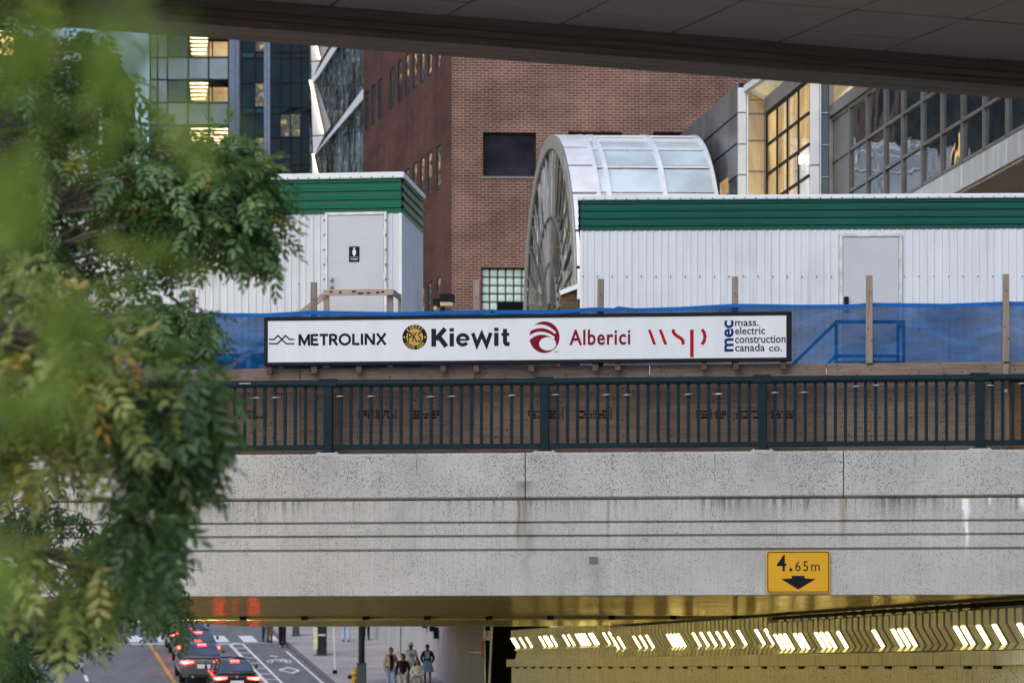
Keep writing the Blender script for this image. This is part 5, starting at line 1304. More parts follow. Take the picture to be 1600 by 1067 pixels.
while u > ufar + 0.1: fins.append(u); u -= pitch
used = set()
for lu in lit_u: used.add(min(range(len(fins)), key=lambda i: abs(fins[i] - lu)))
for i, fu in enumerate(fins):
    dz = EYE + grp(fu)
    fo = link('fin', fin_me, uwt, (fu, 0, dz))
    if grp(fu) > 0.05: link('fin_foot', foot_me, uwt, (fu, 0.01, dz + 0.249))
    if i in used or fu > 0.6 and i % 3 == 0: link('light_panel', lamp_me, uwt, (fu, 0, dz))
# bearing blocks and conduit over the fins
m_blk = M('bearing_block', (0.4, 0.38, 0.26), 0.7)
for k in range(46):
    uu = UW.u(1490) - k * 0.62
    MB().box(uu - 0.2, uu + 0.2, 0.2, 0.5, EYE + 0.87 + grp(uu) * 0.4, EYE + 0.985).build('bearing_block', m_blk, uwt)
MB().tube([(ufar, 0.12, EYE + 0.95), (unear, 0.12, EYE + 0.93)], 0.03, 6).build('conduit', m_dark, uwt)

# unseen facing wall left of the view; panels oversized and brightened to light the underpass
UL = Frame(-780, 44.0, 81.2)
ult = UL.thing('underpass_light_wall', 'facing underpass wall of glowing light panels, outside the view at left', 'wall')
MB().box(ufar, 4, -0.6, -0.04, -0.3, EYE + 0.95).build('wall_panel', m_uw, ult)
lf = MB().box(-0.16, 0.16, 0.0, 0.05, -0.35, 0.35).mesh('light_panel', m_lampl)
for k in range(60): link('light_panel', lf, ult, (3.5 - k * 0.8, -0.035, EYE + 0.35))
# ---------------------------------------------------------------- cars
m_tyre = M('tyre', (0.015, 0.015, 0.015), 0.85); m_rim = M('rim', (0.3, 0.3, 0.32), 0.3, 0.9)
m_cglz = glass('car_glass', (0.16, 0.18, 0.22), 0.05, 0.02, spec=0.9, metal=0.65); m_tail = E('tail_light', (1.0, 0.010, 0.007), 65.0); m_tailc = E('tail_light_core', (1.0, 0.10, 0.07), 30.0)
m_plate = M('licence_plate', (0.7, 0.72, 0.75), 0.4); m_bump = M('lower_bumper', (0.02, 0.02, 0.022), 0.6)
CARM = {}
def carpaint(key, col):
    if key not in CARM:
        m, n, l, p = nt('car_paint_' + key); v = coords(n, l); f = noise(n, l, v, 1.5, 3)
        l.new(ramp(n, l, f, [(0.3, sc_(col, 0.85)), (0.7, sc_(col, 1.15))]), p.inputs['Base Color'])
        p.inputs['Roughness'].default_value = 0.28; p.inputs['Metallic'].default_value = 0.35; p.inputs['Coat Weight'].default_value = 1.0; p.inputs['Coat Roughness'].default_value = 0.05; CARM[key] = m
    return CARM[key]
def loft(stations, smooth=True, mfun=None):
    mb = MB(); n_ = len(stations[0][1]); full = 2 * n_ - 1 if stations[0][1][-1][0] == 0 else 2 * n_
    rings = []
    for y, half in stations:
        left = [(-x, y, z) for x, z in half]; right = [(x, y, z) for x, z in half[::-1] if True]
        if half[-1][0] == 0: right = right[1:]
        rings.append(left + right)
    m_ = len(rings[0])
    for r_ in rings: mb.v += r_
    for i in range(len(rings) - 1):
        for k in range(m_ - 1):
            mb.f.append((i*m_+k, i*m_+k+1, (i+1)*m_+k+1, (i+1)*m_+k)); mb.m.append(mfun(i, k, m_) if mfun else 0); mb.sm.append(smooth)
    mb.f.append(tuple(range(m_))[::-1]); mb.m.append(0); mb.sm.append(False)
    mb.f.append(tuple((len(rings)-1)*m_ + k for k in range(m_))); mb.m.append(0); mb.sm.append(False)
    return mb
def subd(o, lv=2):
    s = o.modifiers.new('s', 'SUBSURF'); s.levels = lv; s.render_levels = lv; return o
def make_car(label, px, Y, key, col, style='sedan', h=1.43, hw=0.92):
    X = (px - 800) / F * Y
    t = thing('car', label, 'car', (X, Y, zr(Y) + 0.004), group='cars queued in the traffic lane')
    t.rotation_euler = (math.atan(SL), 0, math.atan(-SH))
    pm_ = carpaint(key, col); hz = h / 1.43; dk = 1.02 * hz
    def half(wb, zb, wm, z1, z2, ws, zs_, zd): return [(wb, zb), (wm, z1), (wm * 1.005, z2), (ws, zs_), (ws * 0.72, zd), (0, zd + 0.015)]
    S_ = [(-2.36, half(.55, .36, .70, .50, .70, .64, .86, .90)), (-2.30, half(.70, .30, .84, .48, .74, .78, .93 * hz, .975 * hz)), (-2.12, half(.78, .26, .90, .48, .78, .83, .97 * hz, 1.01 * hz)),
          (-1.6, half(.82, .24, .925, .48, .80, .85, .97 * hz, dk)), (0, half(.82, .24, .925, .48, .80, .86, .95 * hz, dk - .02)), (1.2, half(.82, .24, .92, .48, .78, .84, .92 * hz, dk - .03)),
          (1.9, half(.78, .26, .90, .46, .70, .78, .82, .88)), (2.25, half(.66, .3, .78, .44, .62, .66, .70, .74)), (2.34, half(.5, .36, .6, .46, .56, .5, .62, .64))]
    s_ = hw / 0.92
    S_ = [(y, [(x * s_, z) for x, z in r_]) for y, r_ in S_]
    body = subd(loft(S_).build('body', pm_, t))
    rr0 = -1.95 if style == 'sedan' else -2.2; rr1 = -1.0 if style == 'sedan' else -1.5
    def gh(wb, zb, wr, zr_): return [(wb * s_, zb), ((wb * .35 + wr * .65) * s_, zb + (zr_ - zb) * .62), (wr * s_, zr_ - 0.05), (wr * .72 * s_, zr_), (0, zr_ + 0.02)]
    G = [(rr0, gh(.70, dk - .06, .66, dk - .02)), (rr1, gh(.80, dk - .06, .60, h - .03)), (-.2, gh(.81, dk - .06, .61, h)), (.45, gh(.80, dk - .06, .60, h - .02)), (1.35, gh(.72, dk - .08, .66, dk - .04))]
    def mf(i, k, m_):
        top = 2 <= k <= m_ - 4
        if i in (0, 3): return 1 if 2 <= k <= m_ - 4 else 0
        return 0 if top else 1
    g = loft(G, True, mf).build('greenhouse', [pm_, m_cglz], t)
    # rear screen as its own pane
    a0 = Vector((0, rr0 + 0.05, dk)); a1 = Vector((0, rr1 + 0.04, h - 0.05))
    d_ = (a1 - a0); nrm = Vector((0, -d_.z, d_.y)).normalized()
    p0 = a0 + d_ * 0.06 + nrm * 0.03; p1 = a0 + d_ * 0.95 + nrm * 0.03
    MB().face([(-.60 * s_, p0.y, p0.z), (.60 * s_, p0.y, p0.z), (.50 * s_, p1.y, p1.z), (-.50 * s_, p1.y, p1.z)]).build('rear_window', m_cglz, t)
    q0 = p1 - d_ * 0.06 + nrm * 0.02
    MB().box(-.16, .16, q0.y - 0.03, q0.y + 0.02, q0.z - 0.02, q0.z + 0.02).build('brake_light', m_tail, t)
    # spoiler lip
    MB().sweep([(-2.33, .985 * hz), (-2.30, 1.035 * hz), (-2.1, 1.03 * hz)], -.72 * s_, .72 * s_).build('boot_lip', pm_, t)
    zt_ = .80 * hz
    for sx in (-1, 1):
        pts = [(.40, -2.375, zt_ + .035), (.62, -2.37, zt_ + .03), (.80, -2.31, zt_ + .02), (.895, -2.16, zt_ + .03)]
        mb = MB()
        for (xa, ya, za_), (xb, yb, zb_) in zip(pts[:-1], pts[1:]):
            ha, hb_ = (.02 if xa < .5 else .06), (.06 if xb < .85 else .04)
            mb.face([(sx * xa * s_, ya, za_ - ha), (sx * xb * s_, yb, zb_ - hb_), (sx * xb * s_, yb, zb_ + .05), (sx * xa * s_, ya, za_ + .03)][::sx])
        tl_ = mb.build('tail_light', m_tail, t)
        MB().box(min(sx * .66, sx * .78) * s_, max(sx * .66, sx * .78) * s_, -2.40, -2.36, zt_ - .02, zt_ + .05).build('light_core', m_tailc, tl_, bevel=0.01)
        m_ = MB().lathe([(0, -.06), (.07, -.05), (.09, 0), (.07, .05), (0, .06)], n=10, sy=.6).xform(Matrix.Translation((sx * 1.0 * s_, .72, 1.0 * hz)) @ Matrix.Rotation(R(90), 4, 'Y')).build('wing_mirror', pm_, t)
        for yw in (-1.42, 1.42):
            wl_ = MB().lathe([(.20, -.11), (.32, -.11), (.335, -.08), (.335, .08), (.32, .11), (.20, .11)], n=20).xform(Matrix.Translation((sx * .79 * s_, yw, .335)) @ Matrix.Rotation(R(90), 4, 'Y')).build('wheel', m_tyre, t)
            MB().lathe([(0, .09), (.12, .10), (.2, .085), (.2, -.085), (.12, -.1), (0, -.09)], n=14).xform(Matrix.Translation((sx * .79 * s_, yw, .335)) @ Matrix.Rotation(R(90), 4, 'Y')).build('rim', m_rim, wl_)
    MB().box(-.26, .26, -2.40, -2.372, zt_ - .22, zt_ - .06).build('licence_plate', m_plate, t, bevel=0.006)
    MB().box(-.62 * s_, .62 * s_, -2.385, -2.2, .27, .42).build('rear_diffuser', m_bump, t, bevel=0.02)
    for sx in (-1, 1): MB().tube([(sx * .45, -2.42, .31), (sx * .45, -2.2, .31)], .05, 10).build('exhaust_tip', m_galv, t)
    mb = MB().lathe([(0, .004), (.045, .004), (.05, 0)], n=14).xform(Matrix.Translation((0, -2.375, zt_ + .07)) @ Matrix.Rotation(R(90), 4, 'X')).build('boot_badge', m_rim, t)
    return t
make_car('black sedan with brake lights on, nearest the camera in the queue', 363, 122.5, 'black', (0.01, 0.011, 0.014), 'sedan', 1.42, 0.91)
make_car('dark grey car with white plate, just ahead of the nearest black sedan', 312, 128.6, 'grey', (0.10, 0.098, 0.10), 'sedan', 1.55, 0.95)
make_car('dark car second ahead of the grey one, roof under the bridge edge', 305, 135.8, 'slate', (0.03, 0.033, 0.042), 'suv', 1.52, 0.93)
make_car('farthest queued car, half hidden by hanging leaves', 292, 142.6, 'pewter', (0.05, 0.05, 0.055), 'suv', 1.55, 0.93)
# ---------------------------------------------------------------- street furniture
def on_walk(px, Y): return Vector(((px - 800) / F * Y, Y, zr(Y) + 0.13))
q = on_walk(565, 122.5)
lpst = thing('lamp_post', 'dark grey lamp post with square base box behind the yellow hydrant', 'lamp post', q)
m_pole = M('pole_paint', (0.055, 0.06, 0.072), 0.4, 0.3)
MB().tube([(0, 0, 1.0), (0, 0, 7.5)], [0.13, 0.09], 16).build('pole', m_pole, lpst)
MB().box(-0.18, 0.18, -0.18, 0.18, 0, 1.03).build('base_box', m_pole, lpst, bevel=0.015)
MB().box(-0.2, 0.2, -0.2, 0.2, 1.031, 1.07).build('base_collar', m_pole, lpst, bevel=0.01)
MB().tube([(0, 0, 7.4), (-0.4, 0, 7.7), (-1.4, 0, 7.8)], [0.06, 0.05, 0.04], 10).build('arm', m_pole, lpst)
MB().box(-2.0, -1.35, -0.15, 0.15, 7.72, 7.86).build('lantern', m_pole, lpst, bevel=0.03)
q = on_walk(553, 123.6)
hy = thing('fire_hydrant', 'yellow fire hydrant with black side cap beside the lamp post', 'hydrant', q)
m_hy = M('hydrant_yellow', (0.5, 0.33, 0.05), 0.45)
MB().lathe([(0.15, 0), (0.16, 0.05), (0.11, 0.07), (0.11, 0.5), (0.15, 0.52), (0.15, 0.57), (0.12, 0.6), (0.1, 0.7), (0.05, 0.76), (0, 0.77)], n=16).build('barrel', m_hy, hy)
MB().lathe([(0, 0), (0.03, 0), (0.03, 0.06), (0, 0.06)], (0, 0, 0.76), 6).build('operating_nut', m_hy, hy)
for sx, mm in ((-1, m_black), (1, m_hy)): MB().tube([(sx * 0.08, 0, 0.42), (sx * 0.24, 0, 0.42)], 0.075, 12).build('side_outlet', mm, hy)
MB().tube([(0, -0.08, 0.36), (0, -0.22, 0.36)], 0.09, 12).build('front_outlet', m_hy, hy)
q = on_walk(500, 138.3)
bn = thing('litter_bin', 'black street litter bin with pale poster panel on its left side', 'bin', q, R(9.65))
m_bin = M('bin_black', (0.02, 0.021, 0.022), 0.4)
MB().box(-0.13, 0.27, -0.3, 0.3, 0.03, 1.3).build('body', m_bin, bn, bevel=0.02)
MB().box(-0.3, -0.132, -0.28, 0.28, 0.25, 1.22).build('poster_panel', M('poster', (0.62, 0.6, 0.42), 0.4, var=0.35, scale=3), bn, bevel=0.01)
MB().prism([(-0.33, 1.3), (0.3, 1.42), (0.3, 1.46), (-0.33, 1.33)], -0.32, 0.32).build('lid', m_bin, bn)
MB().box(-0.28, 0.24, -0.27, 0.27, 0, 0.03).build('plinth', m_kerb, bn)
mb = MB()
for k in range(5): mb.box(-0.1 + k * 0.065, -0.055 + k * 0.065, -0.303, -0.3005, 0.86, 0.94)
mb.build('white_marking', m_white, bn)
q = on_walk(523.5, 129.5)
sp = thing('sign_post', 'thin grey steel sign post standing on the pavement left of the lamp post', 'sign post', q)
MB().beam((0, 0, 0), (-0.1, 0, 3.4), 0.07, 0.05).build('post', m_galv, sp)
MB().box(-0.3, 0.1, -0.06, -0.045, 2.75, 3.35).build('plate', m_white, sp)
MB().box(-0.09, 0.09, -0.09, 0.09, 0, 0.16).build('base', m_dark, sp, bevel=0.01)
q = on_walk(462.5, 149)
pc = thing('planter_box', 'squat dark planter at the far kerb beyond the cyclist', 'planter', q)
MB().prism([(-0.2, 0), (0.22, 0), (0.16, 0.12), (0.14, 0.8), (-0.14, 0.8), (-0.16, 0.12)], -0.18, 0.18).build('tub', M('planter_dark', (0.06, 0.06, 0.065), 0.6), pc, bevel=0.02)
MB().box(-0.17, 0.17, -0.21, 0.21, 0.8, 0.86).build('rim', M('planter_rim', (0.09, 0.09, 0.09), 0.6), pc, bevel=0.01)
# warm globe lamp glimpsed through the leaves
gl = W(107, 310, 78.0)
gt = thing('globe_lamp', 'small warm glowing lamp glimpsed through the leaves at left', 'lamp', (gl.x, gl.y, 0))
MB().lathe([(0, -.12), (.07, -.1), (.12, 0), (.07, .1), (0, .12)], (0, 0, gl.z), 14).build('globe', E('globe_glow', (1.0, 0.6, 0.2), 6), gt)
MB().tube([(0, 0, 4), (0, 0, gl.z - 0.12)], 0.05, 8).build('post', m_pole, gt)

# ---------------------------------------------------------------- people
def skin_mesh(name, V, edges, rad, mat, sub=1, root=0):
    me = bpy.data.meshes.new(name); me.from_pydata(V, edges, []); o = bpy.data.objects.new(name, me); C.objects.link(o)
    o.modifiers.new('k', 'SKIN')
    for i, sv_ in enumerate(me.skin_vertices[0].data):
        r_ = rad[i]; sv_.radius = r_ if hasattr(r_, '__len__') else (r_, r_); sv_.use_root = (i == root)
    s = o.modifiers.new('s', 'SUBSURF'); s.levels = sub; s.render_levels = sub
    dg = bpy.context.evaluated_depsgraph_get(); out = bpy.data.meshes.new_from_object(o.evaluated_get(dg))
    bpy.data.objects.remove(o); bpy.data.meshes.remove(me)
    out.materials.clear(); out.materials.append(mat); out.polygons.foreach_set('use_smooth', [True] * len(out.polygons)); out.polygons.foreach_set('material_index', [0] * len(out.polygons)); out.name = name
    return out
def append_mesh(mb, me, mi=0):
    b = len(mb.v); mb.v += [tuple(v_.co) for v_ in me.vertices]
    for p_ in me.polygons: mb.f.append(tuple(b + i for i in p_.vertices)); mb.m.append(mi); mb.sm.append(True)
SKINS = {k: M('skin_' + k, c_, 0.5, var=0.08) for k, c_ in {'light': (0.45, 0.25, 0.17), 'tan': (0.38, 0.2, 0.125), 'brown': (0.15, 0.07, 0.04)}.items()}
m_eye = M('eye_dark', (0.02, 0.015, 0.012), 0.3); m_lip = M('lips', (0.25, 0.07, 0.06), 0.5)
def person(label, loc, rz, h, skin, hair, top, bottom, pose=None, hairlen=0.0, cap=None, shoes=(0.03, 0.03, 0.03), group='pedestrians on the far pavement'):
    """local frame: x right, -y the way the person faces, z up; joints for a 1.75 m figure scaled to h"""
    po = dict(ax=(0.05, 0.05), ay=(0.0, 0.0), fold=False, step=0.0, arms=None); po.update(pose or {})
    k = h / 1.75
    t = thing('person', label, 'person', loc, rz, group)
    sk = SKINS[skin]
    J = {'pel': (0, 0, .96), 'sp': (0, .01, 1.14), 'ch': (0, 0, 1.34), 'nk': (0, .01, 1.48), 'hd': (0, -.005, 1.56)}
    arms = po['arms'] or {}
    for s_, sg in (('l', -1), ('r', 1)):
        J['sh' + s_] = (sg * .165, .01, 1.395)
        J['el' + s_] = arms.get('el' + s_, (sg * .245, .03, 1.14)); J['wr' + s_] = arms.get('wr' + s_, (sg * .25, -.06, .90)); J['ha' + s_] = arms.get('ha' + s_, (sg * .245, -.085, .82))
        st_ = po['step'] * sg
        J['hp' + s_] = (sg * .095, 0, .92); J['kn' + s_] = (sg * .10, -.03 - st_ * .55, .50); J['an' + s_] = (sg * .105, .03 - st_, .085); J['to' + s_] = (sg * .12, -.14 - st_, .035)
    def V(*ns): return [tuple(c_ * k for c_ in J[x]) for x in ns]
    # body (skin): torso, neck, limbs as one surface
    names = ['pel', 'sp', 'ch', 'nk', 'hd', 'shl', 'ell', 'wrl', 'hal', 'shr', 'elr', 'wrr', 'har', 'hpl', 'knl', 'anl', 'tol', 'hpr', 'knr', 'anr', 'tor']
    idx = {n_: i for i, n_ in enumerate(names)}
    ed = [(idx[a], idx[b]) for a, b in (('pel', 'sp'), ('sp', 'ch'), ('ch', 'nk'), ('nk', 'hd'), ('ch', 'shl'), ('shl', 'ell'), ('ell', 'wrl'), ('wrl', 'hal'), ('ch', 'shr'), ('shr', 'elr'), ('elr', 'wrr'), ('wrr', 'har'), ('pel', 'hpl'), ('hpl', 'knl'), ('knl', 'anl'), ('anl', 'tol'), ('pel', 'hpr'), ('hpr', 'knr'), ('knr', 'anr'), ('anr', 'tor'))]
    rd = {'pel': (.14, .12), 'sp': (.125, .11), 'ch': (.15, .125), 'nk': .058, 'hd': .06, 'sh': .068, 'el': .042, 'wr': .028, 'ha': (.036, .018), 'hp': .085, 'kn': .056, 'an': .038, 'to': (.036, .024)}
    def rad(n_, add=0.0, mul=1.0):
        r_ = rd.get(n_, rd.get(n_[:2])); r_ = r_ if hasattr(r_, '__len__') else (r_, r_); return tuple((x * mul + add) * k for x in r_)
    bm_ = skin_mesh('body', V(*names), ed, [rad(n_) for n_ in names], sk, 1)
    mb = MB(); append_mesh(mb, bm_)
    # head with brow, nose, chin, ears
    hc = Vector(J['hd']) * k + Vector((0, -.01 * k, .055 * k)); nu, nv = 16, 12; b0 = len(mb.v)
    for i in range(nv + 1):
        ph = math.pi * i / nv
        for j in range(nu):
            th = 2 * math.pi * j / nu; x = math.sin(ph) * math.cos(th); y = math.sin(ph) * math.sin(th); z = -math.cos(ph)
            wx = .080 * (1 - .22 * max(0, -z)); wy = .100
            P = Vector((x * wx, y * wy, z * .124))
            if y < -.85 and -.35 < z < .12: P.y -= .020 * (1 - abs(x) * 3 if abs(x) < .33 else 0)
            if y < -.5 and .02 < z < .3 and abs(x) > .2: P.y += .008
            mb.v.append(tuple(hc + P * k))
    for i in range(nv):
        for j in range(nu):
            j2 = (j + 1) % nu; mb.f.append((b0 + i*nu + j, b0 + i*nu + j2, b0 + (i+1)*nu + j2, b0 + (i+1)*nu + j)); mb.m.append(0); mb.sm.append(True)
    for sg in (-1, 1):
        e = hc + Vector((sg * .030, -.086, .012)) * k; mb.box(e.x - .012*k, e.x + .012*k, e.y - .006*k, e.y + .01*k, e.z - .006*k, e.z + .006*k, 1)
        e = hc + Vector((sg * .076, .0, -.005)) * k; mb.box(e.x - .008*k, e.x + .008*k, e.y - .015*k, e.y + .015*k, e.z - .03*k, e.z + .03*k, 0)
    e = hc + Vector((0, -.088, -.058)) * k; mb.box(e.x - .024*k, e.x + .024*k, e.y - .004*k, e.y + .01*k, e.z - .006*k, e.z + .006*k, 2)
    # fingers
    for s_, sg in (('l', -1), ('r', 1)):
        w0 = Vector(J['wr' + s_]) * k; h0 = Vector(J['ha' + s_]) * k; d_ = (h0 - w0).normalized(); side_ = Vector((0, 1, 0)) if abs(d_.y) < .7 else Vector((1, 0, 0))
        for f_, (off, ln) in enumerate(((-.027, .065), (-.009, .078), (.009, .073), (.026, .056))):
            a_ = h0 + side_ * off * k; m1 = a_ + d_ * ln * .5 * k; e_ = a_ + d_ * ln * k + Vector((-sg * .015, 0, 0)) * k
            mb.tube([a_ - d_ * .02 * k, m1, e_], [.0095*k, .009*k, .006*k], 6)
        th0 = w0 + d_ * .04 * k - side_ * .03 * k; mb.tube([th0, th0 + (d_ * .5 - side_ * .8) * .035 * k, th0 + (d_ * .9 - side_ * .6) * .065 * k], [.012*k, .010*k, .007*k], 6)
    mb.build('body', [sk, m_eye, m_lip], t)
    # hair
    hm = M('hair', hair, 0.6)
    hb = MB(); b0 = 0; low = -.15 - hairlen
    for i in range(8):
        z = -.25 + 1.28 * i / 7; rr_ = math.sqrt(max(0, 1 - min(1, abs(z)) ** 2)) if z < 1 else 0.02
        for j in range(16):
            th = 2 * math.pi * j / 16; x, y = math.cos(th) * rr_, math.sin(th) * rr_
            zz = z
            if y < -.25 and z < .42: zz = .42 + .04 * math.sin(9 * th)
            yy = y
            if y < -.25 and z < .42: yy = y * .9 + .02
            hb.v.append(tuple(hc + Vector((x * .089, yy * .109 + .004, zz * .131)) * k))
    for i in range(7):
        for j in range(16):
            j2 = (j + 1) % 16; hb.f.append((i*16 + j, i*16 + j2, (i+1)*16 + j2, (i+1)*16 + j)); hb.m.append(0); hb.sm.append(True)
    if hairlen:
        for j in range(11):
            th = math.pi * (-.12 + 1.24 * j / 10); x, y = math.cos(th), math.sin(th)
            a_ = hc + Vector((x * .08, y * .10, .02)) * k; b_ = hc + Vector((x * .105, y * .11 + .015, -.10)) * k; c_ = hc + Vector((x * .10, y * .10 + .01, -.10 - hairlen)) * k
            hb.tube([a_, b_, c_], [.03*k, .034*k, .012*k], 6)
    hb.build('hair', hm, t)
    if cap:
        cm = M('cap_cloth', cap, 0.7, var=0.06); cb_ = MB().lathe([(.093, 0), (.095, .03), (.085, .075), (.05, .105), (0, .112)], hc + Vector((0, .002, .035)) * k, 16, sy=1.15)
        cb_.v = [tuple((Vector(p_) - hc) * k + hc) for p_ in cb_.v]; e = hc + Vector((0, -.10, .045)) * k
        cb_.prism([(e.x - .075*k, e.z - .004), (e.x + .075*k, e.z - .004), (e.x + .07*k, e.z + .006), (e.x - .07*k, e.z + .006)], e.y - .075*k, e.y + .03*k); cb_.build('cap', cm, t)
    # top
    tc = M('cloth_top', top['col'], 0.85, var=0.12, scale=6, bmp=0.2, bscale=12)
    nm = ['sp', 'ch', 'nk', 'pel']; Vv = V('sp', 'ch') + [tuple(c_ * k for c_ in (0, .01, 1.46))] + [tuple(c_ * k for c_ in (0, 0, top.get('hem', .90)))]
    Rd = [rad('sp', .022), rad('ch', .020), (.085 * k, .08 * k), rad('pel', .022)]; Ed = [(3, 0), (0, 1), (1, 2)]
    for s_ in 'lr':
        b = len(Vv); sleeve = top.get('sleeve', 'long')
        if sleeve == 'none': continue
        Vv += V('sh' + s_, 'el' + s_); Rd += [rad('sh', .016), rad('el', .022 if sleeve == 'long' else .026)]; Ed += [(1, b), (b, b + 1)]
        if sleeve == 'long': Vv += V('wr' + s_); Rd += [rad('wr', .020)]; Ed += [(b + 1, b + 2)]
        else:
            e = Vector(Vv[b]).lerp(Vector(Vv[b + 1]), .8); Vv[b + 1] = tuple(e)
    link('shirt' if top.get('kind') is None else top['kind'], skin_mesh('top', Vv, Ed, Rd, tc, 1, 0), t)
    if top.get('inner'):                      # open front: a narrow inner shirt panel down the chest
        ic = M('cloth_inner', top['inner'], 0.85, var=0.1, scale=8); iw = top.get('iw', .055)
        ib = MB()
        zs_ = [top.get('hem', .90) + .02, 1.14, 1.34, 1.44]; ds = [-.172, -.158, -.176, -.125]
        for (za, ya), (zb, yb) in zip(list(zip(zs_, ds))[:-1], list(zip(zs_, ds))[1:]):
            ib.face([(-iw*k, (ya - .004)*k, za*k), (iw*k, (ya - .004)*k, za*k), (iw*.9*k, (yb - .004)*k, zb*k), (-iw*.9*k, (yb - .004)*k, zb*k)], 0, True)
            for sg in (-1, 1): ib.face([(sg*iw*k, (ya - .004)*k, za*k), (sg*(iw + .02)*k, (ya + .03)*k, za*k), (sg*(iw + .02)*k, (yb + .03)*k, zb*k), (sg*iw*.9*k, (yb - .004)*k, zb*k)][::sg], 0, True)
        ib.build('inner_shirt', ic, t)
    if top.get('print'):
        pb_ = MB()
        for dz, w_ in ((1.30, .05), (1.26, .07), (1.21, .035)): pb_.box(-w_*k, w_*k, -.185*k, -.172*k, (dz - .012)*k, (dz + .012)*k)
        pb_.build('shirt_print', m_ink, t)
    bc = M('cloth_bottom', bottom['col'], 0.85, var=0.14, scale=7, bmp=0.15, bscale=14)
    if bottom['kind'] in ('trousers', 'shorts'):
        Vv = V('pel'); Rd = [rad('pel', .016)]; Ed = []
        for s_ in 'lr':
            b = len(Vv)
            lowz = 'an' if bottom['kind'] == 'trousers' else 'kn'
            Vv += V('hp' + s_, 'kn' + s_); Rd += [rad('hp', .016), rad('kn', .022)]; Ed += [(0, b), (b, b + 1)]
            if lowz == 'an': Vv += V('an' + s_); Rd += [rad('an', bottom.get('flare', .022))]; Ed += [(b + 1, b + 2)]
        link(bottom['kind'], skin_mesh('bottom', Vv, Ed, Rd, bc, 1, 0), t)
    else:                                     # dress or skirt, flared and pleated
        ln = bottom.get('len', .62); db_ = MB(); prof = bottom.get('prof') or [(.115, 1.38, .095), (.118, 1.20, .095), (.125, 1.08, .10), (.17, .96, .145), (.215, .80, .19), (.255, ln, .235)]
        nn = 24
        for i, (rx, z, ry_) in enumerate(prof):
            for j in range(nn):
                th = 2*math.pi*j/nn; w_ = 1 + (.06 * math.cos(th * 8) * max(0, (i - 2)) / 3); db_.v.append((rx*w_*math.cos(th)*k, ry_*w_*math.sin(th)*k, z*k))
        for i in range(len(prof) - 1):
            for j in range(nn):
                j2 = (j+1) % nn; db_.f.append((i*nn + j, i*nn + j2, (i+1)*nn + j2, (i+1)*nn + j)); db_.m.append(0); db_.sm.append(True)
        db_.build(bottom['kind'], bc, t)
    # shoes
    shm = M('shoe', shoes, 0.6)
    for s_ in 'lr':
        a_ = Vector(J['an' + s_]) * k; e_ = Vector(J['to' + s_]) * k
        MB().tube([a_ + Vector((0, .05, -.03)) * k, (a_ + e_) / 2 + Vector((0, 0, -.01)) * k, e_ + Vector((0, -.06, .0)) * k], [.042*k, .046*k, .03*k], 10).build('shoe', shm, t)
    return t
RZ = R(8)
P_ = person
P_('person in a tan jacket over a black top with a belt bag and blue jeans', on_walk(611, 121.5), R(10), 1.78, 'tan', (0.012, 0.01, 0.009), dict(col=(0.55, 0.39, 0.24), kind='jacket', inner=(0.012, 0.012, 0.012), iw=.045, hem=.84), dict(kind='trousers', col=(0.32, 0.42, 0.58), flare=.04), dict(step=.12))
P_('person in a white cap and white printed t-shirt at the back of the group', on_walk(642, 123.4), R(4), 1.80, 'brown', (0.012, 0.01, 0.009), dict(col=(0.8, 0.8, 0.84), sleeve='short', print=True, hem=.82, kind='t_shirt'), dict(kind='shorts', col=(0.55, 0.55, 0.56)), dict(step=-.1), cap=(0.66, 0.68, 0.74))
P_('person in a dark brown jacket and white trousers, front middle of the group', on_walk(629.5, 119.0), R(2), 1.76, 'tan', (0.01, 0.009, 0.009), dict(col=(0.03, 0.022, 0.022), kind='jacket', inner=(0.014, 0.014, 0.018), iw=.035, hem=.92), dict(kind='trousers', col=(0.6, 0.6, 0.58), flare=.035), dict(step=.1))
P_('person in a white blouse and pale trousers with hands clasped', on_walk(652, 117.9), R(-2), 1.66, 'light', (0.035, 0.02, 0.015), dict(col=(0.82, 0.79, 0.74), kind='blouse', hem=.94), dict(kind='trousers', col=(0.58, 0.55, 0.48), flare=.04),
   dict(step=-.08, arms=dict(ell=(-.27, -.02, 1.14), wrl=(-.08, -.2, 1.05), hal=(-.01, -.23, 1.03), elr=(.27, -.02, 1.14), wrr=(.08, -.2, 1.03), har=(.01, -.23, 1.0))), hairlen=.2)
P_('person in a light blue dress with black jacket beside the wall', on_walk(668, 124.0), R(0), 1.70, 'brown', (0.02, 0.012, 0.01), dict(col=(0.014, 0.014, 0.016), kind='jacket', inner=(0.36, 0.58, 0.88), iw=.07, hem=1.12), dict(kind='dress', col=(0.36, 0.58, 0.88), len=.60), dict(step=.1, arms=dict(ell=(-.26, .08, 1.16), wrl=(-.18, .16, .98), hal=(-.12, .18, .93), elr=(.26, .08, 1.16), wrr=(.18, .16, .98), har=(.12, .18, .93))))
P_('person in pale blue jeans walking far up the pavement', on_walk(540.5, 145.5), R(190), 1.70, 'light', (0.05, 0.03, 0.02), dict(col=(0.5, 0.5, 0.5)), dict(kind='trousers', col=(0.33, 0.45, 0.6), flare=.05), dict(step=.14), shoes=(0.1, 0.05, 0.04))
P_('person in dark clothes standing behind the lamp post', on_walk(572.5, 146.5), R(180), 1.72, 'tan', (0.015, 0.012, 0.01), dict(col=(0.02, 0.02, 0.022)), dict(kind='trousers', col=(0.02, 0.02, 0.022)), dict(step=.05))
